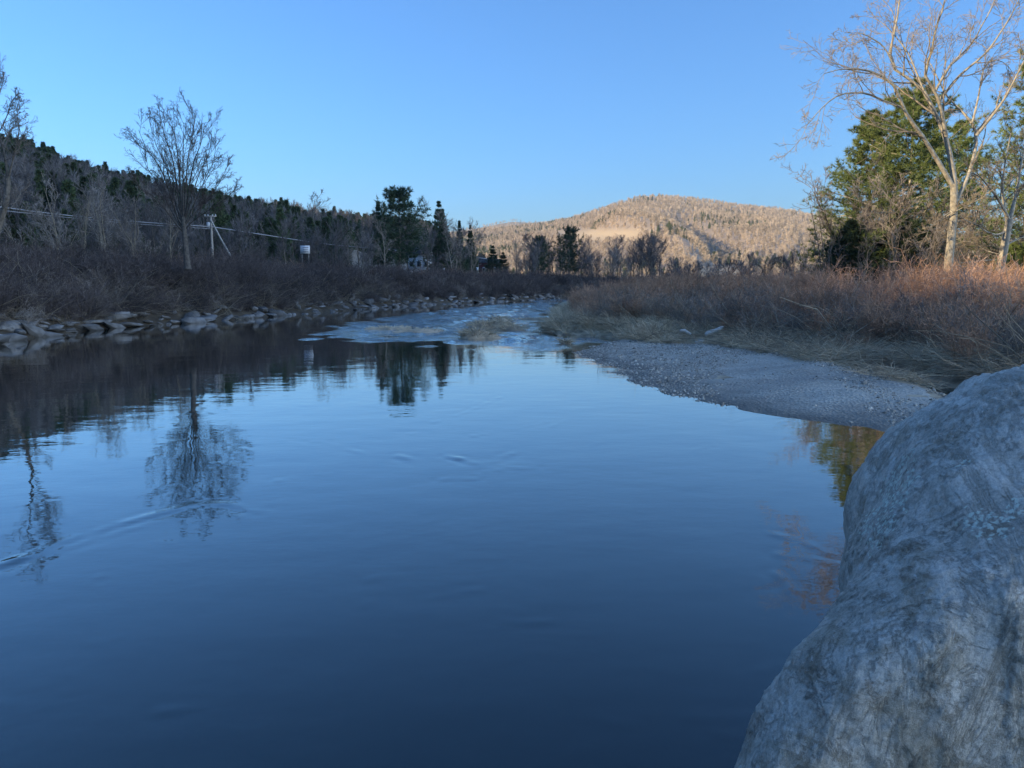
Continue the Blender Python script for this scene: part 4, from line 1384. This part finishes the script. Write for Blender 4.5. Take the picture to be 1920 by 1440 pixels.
scatter('bright_red_thicket', REDL + RED[:2], on_ground(p2), rots(len(p2), .14), scl3(rng.uniform(.6, 1.05, len(p2))), rng.integers(0, 5, len(p2)), 'bright red sunlit brush around the tree trunks at the right edge', 'thicket')
p3 = pts_in(2600, 4, 30, 18, 46, lambda p: right_bank(p, 1.0) & in_view(p) & (seg_dist(p, GRAVEL_BACK) < 9))
scatter('matted_straw', STRAW + STICK[:1], on_ground(p3, .02), np.stack([rng.normal(0, .12, len(p3)), rng.normal(0, .12, len(p3)), rng.uniform(0, 6.3, len(p3))], 1), scl3(rng.uniform(.5, 1.1, len(p3))), np.where(rng.random(len(p3)) < .96, rng.integers(0, 6, len(p3)), 6),
        'matted dead straw and stalks lying behind the gravel bar', 'straw')
p3 = pts_in(520, 5, 34, 20, 46, lambda p: right_bank(p, 2.5) & in_view(p) & (seg_dist(p, GRAVEL_BACK) < 16) & (seg_dist(p, GRAVEL_BACK) > 3.5))
scatter('tan_brush', TANB + GREYB, on_ground(p3), rots(len(p3), .2), scl3(rng.uniform(.5, .95, len(p3))), rng.integers(0, 6, len(p3)), 'low tan and grey brush between the straw and the red thicket', 'thicket')
p3 = pts_in(700, 2, 26, 33, 75, lambda p: right_bank(p, .1, 5) & in_view(p))
scatter('shore_grass', GRASS, on_ground(p3), rots(len(p3), .15), scl3(rng.uniform(.6, 1.3, len(p3))), rng.integers(0, 4, len(p3)), 'pale dead grass along the right shore by the riffle', 'grass')


def left_bank(p, dmin, dmax=999):
    d = seg_dist(p, LEFT)
    return ~in_poly(p, RIVER) & (d > dmin) & (d < dmax) & (seg_dist(p, RIGHT) > d)


p4 = pts_in(2300, -70, 60, 20, 190, lambda p: left_bank(p, .7, 16) & in_view(p, 150) & (rng.random(len(p)) < np.clip(60 / p[:, 1], .25, 1)))
d4 = seg_dist(p4, LEFT)
s4 = rng.uniform(.6, 1.1, len(p4)) * (1 + .25 * Waves(702, 3, 14)(p4)) * np.clip(.55 + d4 / 8, .5, 1.05)
i4 = np.where(rng.random(len(p4)) < .8, rng.integers(0, 5, len(p4)), 5 + rng.integers(0, 3, len(p4)))
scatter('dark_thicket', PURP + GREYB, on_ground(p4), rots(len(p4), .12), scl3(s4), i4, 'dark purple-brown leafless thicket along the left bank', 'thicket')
p5 = pts_in(900, -90, 20, 25, 170, lambda p: left_bank(p, 9, 45) & in_view(p, 100))
scatter('terrace_brush', TANB + GREYB + RED[:1], on_ground(p5), rots(len(p5), .15), scl3(rng.uniform(.6, 1.3, len(p5))), rng.integers(0, 7, len(p5)), 'olive and tan weeds on the terrace above the left bank', 'brush')
p5 = pts_in(1300, -90, 10, 30, 170, lambda p: left_bank(p, 6, 40) & in_view(p, 100))
scatter('terrace_grass', GRASS, on_ground(p5), rots(len(p5), .15), scl3(rng.uniform(.7, 1.3, len(p5))), rng.integers(0, 4, len(p5)), 'pale dead grass on the terrace above the left bank', 'grass')
p6 = pts_in(420, -50, 10, 25, 100, lambda p: left_bank(p, .9, 5) & in_view(p, 60))
scatter('fallen_sticks', STICK, on_ground(p6, .05), np.stack([rng.normal(0, .3, len(p6)), rng.normal(0, .3, len(p6)), rng.normal(.3, .8, len(p6))], 1), scl3(rng.uniform(.5, 1.0, len(p6))), rng.integers(0, 3, len(p6)),
        'fallen pale sticks and canes over the rocks of the left bank', 'sticks')

# ------------------------------------------------------------------ riprap rocks on the left bank
ROCKS = [mk_mesh('rock', [hull_rock(600 + i, 24, (1.0, .72, .30 + .1 * (i % 3)), .025) + (0,)], [M_ROCK]) for i in range(9)]
acc = np.concatenate([[0], np.cumsum(np.linalg.norm(np.diff(LEFT, axis=0), axis=1))])


def along(line, s):
    ac = np.concatenate([[0], np.cumsum(np.linalg.norm(np.diff(line, axis=0), axis=1))])
    i = min(np.searchsorted(ac, s) - 1, len(line) - 2); i = max(i, 0)
    f = (s - ac[i]) / (ac[i + 1] - ac[i])
    t_ = (line[i + 1] - line[i]) / (ac[i + 1] - ac[i])
    return line[i] + (line[i + 1] - line[i]) * f, t_


s0, s1_ = acc[3] - 6, acc[-4]
nr = 0
for row, (off, n_) in enumerate([(.0, 110), (.7, 100), (1.4, 55), (2.2, 30)]):
    for k_ in range(n_):
        s_ = s0 + (s1_ - s0) * ((k_ + rng.random()) / n_) ** 1.25
        p, t_ = along(LEFT, s_)
        nrm = np.array([-t_[1], t_[0]])
        q = p + nrm * (off + rng.normal(0, .38))
        big = min(2.0, math.exp(rng.normal(-.15, .42)))
        zz = max(zat(q[0], q[1]), -.05)
        o = obj('rock', ROCKS[rng.integers(9)], None, (q[0], q[1], zz + .08 * big))
        o.rotation_euler = (rng.normal(0, .16), rng.normal(0, .16), math.atan2(t_[1], t_[0]) + rng.normal(0, .35))
        o.scale = (big * rng.uniform(.9, 1.8), big, big * rng.uniform(.55, 1.0))
        tag(o, ['grey angular rock at the waterline of the left bank', 'grey angular rock in the second course above the left waterline', 'grey rock half hidden in sticks high on the left bank', 'grey rock half hidden in sticks high on the left bank'][row], 'rock',
            ['waterline rocks of the left bank', 'second course of rocks on the left bank', 'upper rocks of the left bank', 'upper rocks of the left bank'][row])

# ------------------------------------------------------------------ gravel: pebbles
PEBS = [mk_mesh('pebble', [hull_rock(640 + i, 12, (1, .8, .55), 0) + (0,)], [M_PEB]) for i in range(6)]
SILT = [np.array([tuple(atz(u, v, .15)[:2]) for u, v in L]) for L in ([(1320, 706), (1390, 676), (1480, 680), (1560, 712), (1625, 755), (1690, 815), (1560, 797), (1420, 772), (1330, 738)], [(1640, 712), (1770, 735), (1740, 765), (1680, 742)])]


def silt(p):
    q = p + .35 * np.stack([Waves(651, .8, 4)(p), Waves(652, .8, 4)(p)], 1)
    return in_poly(q, SILT[0]) | in_poly(q, SILT[1])


pp = pts_in(24000, .5, 16, 11, 41, lambda p: in_poly(p, GRAVEL) & (rng.random(len(p)) < np.where(silt(p), .02, 1.0)))
s_ = np.minimum(np.exp(rng.normal(math.log(.036), .5, len(pp))), .2)
pz = height(pp[:, 0], pp[:, 1]) + .035 + .03 * W_BAR(pp)
scatter('pebbles', PEBS, np.concatenate([pp, pz[:, None]], 1), rng.uniform(-.5, .5, (len(pp), 3)) * np.array([1, 1, 12]), scl3(s_, .3), rng.integers(0, 6, len(pp)), 'loose grey and tan pebbles on the gravel bar', 'pebbles')

# ------------------------------------------------------------------ driftwood
def log_thing(label, px, r0, Y, seed, rise=0.0):
    r = np.random.default_rng(seed)
    q = xyz(px, Y)
    b0 = q.mean(0)
    zg = zat(b0[0], Y)
    A = resample(q, 9); A += r.normal(0, r0 * .12, A.shape)
    rr = r0 * np.linspace(1, .6, 9) * r.uniform(.92, 1.08, 9)
    rr[0] *= .55; rr[-1] *= .5
    v, f = tubes(A[None], rr[None], 8)
    n = len(v)
    caps = np.array([[i, (i + 1) % 8, n, n] for i in range(8)])[:, :3]
    caps2 = np.array([[n - 8 + (i + 1) % 8, n - 8 + i, n + 1] for i in range(8)])
    v2 = np.vstack([v, A[0], A[-1]])
    t_ = tag(obj('driftwood_log', mk_mesh('log', [(v2 - b0, f, 0), (v2 - b0, np.vstack([caps, caps2]), 0)], [M_DRIFT], True), None, b0), label, 'driftwood')
    return t_


log_thing('long straight bleached driftwood log leaning up into the brush', [(1322, 628), (1335, 622), (1348, 617), (1358, 613)], .11, 33.6, 1)
log_thing('short thick bleached driftwood stub at the back of the gravel bar', [(1308, 646), (1314, 641), (1320, 637)], .15, 31.6, 2)
log_thing('curved bleached driftwood branch left of the straight log', [(1274, 620), (1284, 620), (1290, 624), (1296, 627)], .09, 34.2, 3)
log_thing('thin pale dead branch lying near the foot of the tall pale tree', [(1715, 572), (1735, 560), (1750, 552)], .04, 39, 4)
log_thing('thin pale stick lying on the straw above the boulder', [(1845, 638), (1875, 655), (1905, 672)], .035, 24, 5)
log_thing('pale stick lying flat in the middle of the straw', [(1725, 660), (1755, 664), (1785, 668)], .035, 25.5, 6)

# ------------------------------------------------------------------ tussocks in the riffle
def tussock(label, u, v, w, d, h, seed, blades_n=90, blade=.5):
    blades_n *= 4
    p = atz(u, v)
    r = np.random.default_rng(seed)
    TH_, RR_ = np.meshgrid(np.linspace(0, 2 * pi, 28, endpoint=False), np.linspace(0.02, 1, 9), indexing='ij')
    wv = Waves(seed, .3, 1.2, 12)
    ex = 1 + .22 * np.sin(TH_ * 3 + seed) + .12 * np.sin(TH_ * 5 + seed * 2)
    X_, Y_ = np.cos(TH_) * RR_ * ex * w, np.sin(TH_) * RR_ * ex * d
    Z_ = h * (1 - RR_ ** 2.2) * (1 + .35 * wv(np.stack([X_, Y_], -1))) - .08 * RR_ ** 4
    t_ = thing('grass_tussock', label, 'tussock', (p[0], p[1], 0))
    obj('mound', mk_mesh('mound', [(np.stack([X_, Y_, Z_], -1).reshape(-1, 3), grid_faces(28, 9, True)[:, ::-1], 0)], [M_STRAWDARK], True), t_)
    n = blades_n
    a_, q_ = r.uniform(0, 2 * pi, n), np.sqrt(r.random(n)) * .9
    C = np.stack([np.cos(a_) * q_ * w, np.sin(a_) * q_ * d, h * (1 - q_ ** 2.2)], 1)
    P = np.zeros((n, 4, 3)); P[:, 0] = C
    dd = np.stack([np.cos(a_) * .5, np.sin(a_) * .5, np.ones(n)], 1) + r.normal(0, .35, (n, 3)); dd /= np.linalg.norm(dd, axis=1)[:, None]
    ln = blade * r.uniform(.3, 1.2, n)
    for k in range(1, 4):
        dd = dd + np.stack([np.cos(a_) * .25, np.sin(a_) * .25, -.25 * np.ones(n)], 1); dd /= np.linalg.norm(dd, axis=1)[:, None]
        P[:, k] = P[:, k - 1] + dd * (ln / 3)[:, None]
    obj('grass_blades', mk_mesh('grass_blades', [tubes(P, np.full((n, 1), .010) * np.array([[1, .9, .7, .3]]), 1) + (0,)], [M_STRAW]), t_)


tussock('largest low tan tussock island in the middle of the riffle', 897, 633, 1.05, 1.0, .34, 71, 130)
tussock('long flat tussock island behind the largest one', 920, 615, 1.6, 1.2, .32, 72, 160)
tussock('small round tussock upstream in the riffle', 938, 606, .9, 1.2, .38, 73, 90)
tussock('thin tussock tail right of the long flat island', 960, 620, 1.0, .7, .24, 74, 50)
tussock('bushy grass tussock at the corner of the right thicket', 1052, 622, 1.0, 1.2, .35, 75, 260, .9)
tussock('dark low tussock beside the bushy corner tussock', 1104, 627, .55, .5, .2, 76, 90, .4)
tussock('tiny grass tuft alone in the riffle off the gravel tip', 1060, 644, .3, .2, .08, 77, 40, .45)
tussock('grassy hummock on the shore right of the bushy tussock', 1150, 628, 1.2, .7, .3, 78, 200, .6)
for k_, (u, v) in enumerate([(735, 617), (790, 622), (1000, 600)]):
    tussock(['submerged weed patch breaking the surface at the left of the riffle', 'narrow weed patch left of the largest tussock', 'far weed streak near the thicket corner'][k_], u, v, 1.6, 1.2, .13, 80 + k_, 60, .25)

# ------------------------------------------------------------------ poles, cables, signs, houses
def pole(label, u, vtop, Y, r0=.16, arm=1.8, brace=None, box=False):
    p = atY(u, vtop, Y)
    zb = zat(p[0], Y)
    h = p[2] - zb
    t_ = thing('utility_pole', label, 'utility pole', (p[0], Y, zb))
    obj('post', mk_mesh('post', [tubes(np.array([[[0, 0, -.5], [0, 0, h * .5], [0, 0, h]]]), np.array([[r0 * 1.2, r0, r0 * .8]]), 10) + (0,)], [M_POLE], True), t_)
    if arm:
        ca = obj('crossarm', mk_mesh('crossarm', [boxm(0, -.12, h - .12, arm, .12, .13) + (0,)], [M_POLE]), t_)
        for sx_ in (-.45, -.2, .2, .45):
            obj('insulator', mk_mesh('insulator', [tubes(np.array([[[sx_ * arm, -.12, h - .06], [sx_ * arm, -.12, h + .03], [sx_ * arm, -.12, h + .14]]]), np.array([[.03, .07, .03]]), 8) + (0,)], [M_WHITE], True), ca)
    if box:
        obj('transformer', mk_mesh('transformer', [tubes(np.array([[[-.25, -.35, h - 1.75], [-.25, -.35, h - 1.7], [-.25, -.35, h - 1.0], [-.25, -.35, h - .95]]]), np.array([[.02, .24, .24, .02]]), 12) + (0,)], [M_GREY], True), t_)
    if brace:
        q = atY(brace[0], brace[1], Y - 3)
        obj('push_brace', mk_mesh('push_brace', [tubes(np.array([[[0.02, -.1, h - .6], [(q[0] - p[0]) * .5, -1.6, (h - .6 + q[2] - zb - .9) / 2], [(q[0] - p[0]) * 1.1, -3.1, q[2] - zb - 1.4]]]), np.array([[.11, .12, .13]]), 8) + (0,)], [M_POLE], True), t_)
    return np.array([p[0], Y, p[2]])


PT1 = pole('pale utility pole with crossarm, transformer and a leaning brace pole', 395, 404, 112, .17, 1.7, (435, 475), True)
PT2 = pole('thin middle utility pole beside a pale bare tree', 723, 448, 165, .15, 0)
PT3 = pole('farthest utility pole with a short crossarm near the small conifers', 883, 468, 225, .16, 2.2)


def cable(label, pts, r0=.05, sag=.0):
    P = np.array(pts)
    q = resample(P, 40)
    tag(obj('cable', mk_mesh('cable', [tubes(q[None] - P[0], np.full((1, 40), r0), 5) + (0,)], [M_CABLE], True), None, P[0]), label, 'cable')


cable('sagging cable running in from the left edge to the nearest pole', [atY(-60, 381, 88), atY(0, 388, 91), atY(120, 403, 98), atY(260, 416, 105), atY(395, 425, 111.7)], .055)
cable('second cable strung just below the first at the left', [atY(-60, 386, 88), atY(0, 394, 91), atY(120, 407, 98), atY(260, 420, 105), atY(395, 429, 111.7)], .035)
cable('thick cable between the nearest pole and the middle pole', [atY(395, 425, 111.7), atY(500, 441, 129), atY(600, 456, 146), atY(680, 464, 158), atY(723, 467, 164.7)], .075)
cable('thick cable from the middle pole to the farthest pole', [atY(723, 467, 164.7), atY(790, 475, 188), atY(840, 479, 206), atY(883, 480, 224.6)], .09)
cable('end of the thick cable falling away beyond the farthest pole', [atY(883, 480, 224.6), atY(910, 485, 245), atY(950, 489, 280)], .09)


def sign(label, u, v, Y, w, h, marks=True):
    p = atY(u, v, Y); zb = zat(p[0], Y)
    t_ = thing('sign', label, 'sign', (p[0], Y, zb))
    zc = p[2] - zb
    bd = obj('board', mk_mesh('board', [boxm(0, 0, zc, w, .05, h) + (0,)], [M_WHITE]), t_)
    for sx_ in (-.35, .35):
        obj('post', mk_mesh('post', [boxm(sx_ * w, .07, zc / 2, .08, .08, zc + h * .8) + (0,)], [M_POLE]), t_)
    if marks:
        for k in range(3):
            obj('marking', mk_mesh('marking', [boxm(.05 * w, -.03, zc + h * (.25 - .25 * k), w * (.6 - .1 * (k % 2)), .012, h * .09) + (0,)], [M_MARK]), bd)


sign('white rectangular roadside sign seen below the thick cable', 572, 468, 118, 1.45, 1.2)
sign('small white board beside the rounded white sign', 759, 506, 120, .4, .55, False)
sign('larger white board low above the thicket near the white house', 768, 513, 116, .95, .85)
sign('tiny white post marker below the pale-roofed shed', 832, 504, 140, .3, .3, False)
sign('small white marker right of the farthest pole', 895, 504, 150, .4, .6, False)


def house(label, u0, u1, vwall, Y, depth, wall_m, roof_m, hgt, roof_h, rz=0.0, win=3):
    a_, b_ = atY(u0, vwall, Y), atY(u1, vwall, Y)
    w = b_[0] - a_[0]; cx = (a_[0] + b_[0]) / 2
    zb = zat(cx, Y + depth / 2)
    hgt = a_[2] - zb if hgt is None else hgt
    t_ = thing('house', label, 'house', (cx, Y + depth / 2, zb), None, rz)
    x, f = boxm(0, 0, hgt / 2 - .3, w, depth, hgt + .6)
    gab = np.array([[-w / 2, -depth / 2, hgt], [-w / 2, depth / 2, hgt], [-w / 2, 0, hgt + roof_h], [w / 2, -depth / 2, hgt], [w / 2, depth / 2, hgt], [w / 2, 0, hgt + roof_h]])
    obj('wall', mk_mesh('wall', [(x, f, 0), (gab, np.array([[0, 1, 2], [3, 5, 4]]), 0)], [wall_m]), t_)
    o_ = .35
    for sg in (-1, 1):
        rv = np.array([[-w / 2 - o_, sg * (depth / 2 + o_), hgt - roof_h * o_ / (depth / 2)], [w / 2 + o_, sg * (depth / 2 + o_), hgt - roof_h * o_ / (depth / 2)], [w / 2 + o_, 0, hgt + roof_h], [-w / 2 - o_, 0, hgt + roof_h]])
        rv2 = rv + np.array([0, 0, .14])
        obj('roof', mk_mesh('roof', [(np.vstack([rv, rv2]), np.array([[0, 1, 2, 3], [4, 5, 6, 7], [0, 1, 5, 4], [1, 2, 6, 5], [3, 0, 4, 7]]), 0)], [roof_m]), t_)
    for k in range(win):
        xx = -w / 2 + w * (k + .5) / win
        wf = obj('window', mk_mesh('window', [boxm(xx, -depth / 2 - .02, hgt * .62, .95, .06, 1.25) + (0,)], [M_WHITE]), t_)
        obj('pane', mk_mesh('pane', [boxm(xx, -depth / 2 - .055, hgt * .62, .8, .03, 1.1) + (0,)], [M_PANE]), wf)


house('white-walled house half hidden behind bare trees across the river', 765, 806, 476, 172, 7, M_WHITE, M_DARKROOF, None, 2.0, 0, 3)
house('low shed with a pale metal roof right of the white house', 812, 850, 490, 178, 5, M_REDWALL, M_PALEROOF, None, 1.3, 0, 2)
house('dark-roofed low house beyond the farthest pole', 898, 938, 492, 232, 6, M_REDWALL, M_DARKROOF, None, 1.0, 0, 2)

# ------------------------------------------------------------------ haze
m_hz = bpy.data.materials.new('haze'); m_hz.use_nodes = True
nt = m_hz.node_tree
for n_ in list(nt.nodes):
    if n_.type != 'OUTPUT_MATERIAL': nt.nodes.remove(n_)
pv_ = N(nt, 'ShaderNodeVolumePrincipled')
pv_.inputs['Color'].default_value = (.80, .94, 1.0, 1)
pv_.inputs['Density'].default_value = HAZE
pv_.inputs['Anisotropy'].default_value = .2
nt.links.new(pv_.outputs[0], [n_ for n_ in nt.nodes if n_.type == 'OUTPUT_MATERIAL'][0].inputs['Volume'])
hz = obj('haze', mk_mesh('haze', [boxm(0, 0, 0, 1, 1, 1) + (0,)], [m_hz]))
hz.location = (0, 0, 198); hz.scale = (12200, 12200, 410)
tag(hz, kind='stuff', label='thin blue evening haze filling the valley', cat='haze')
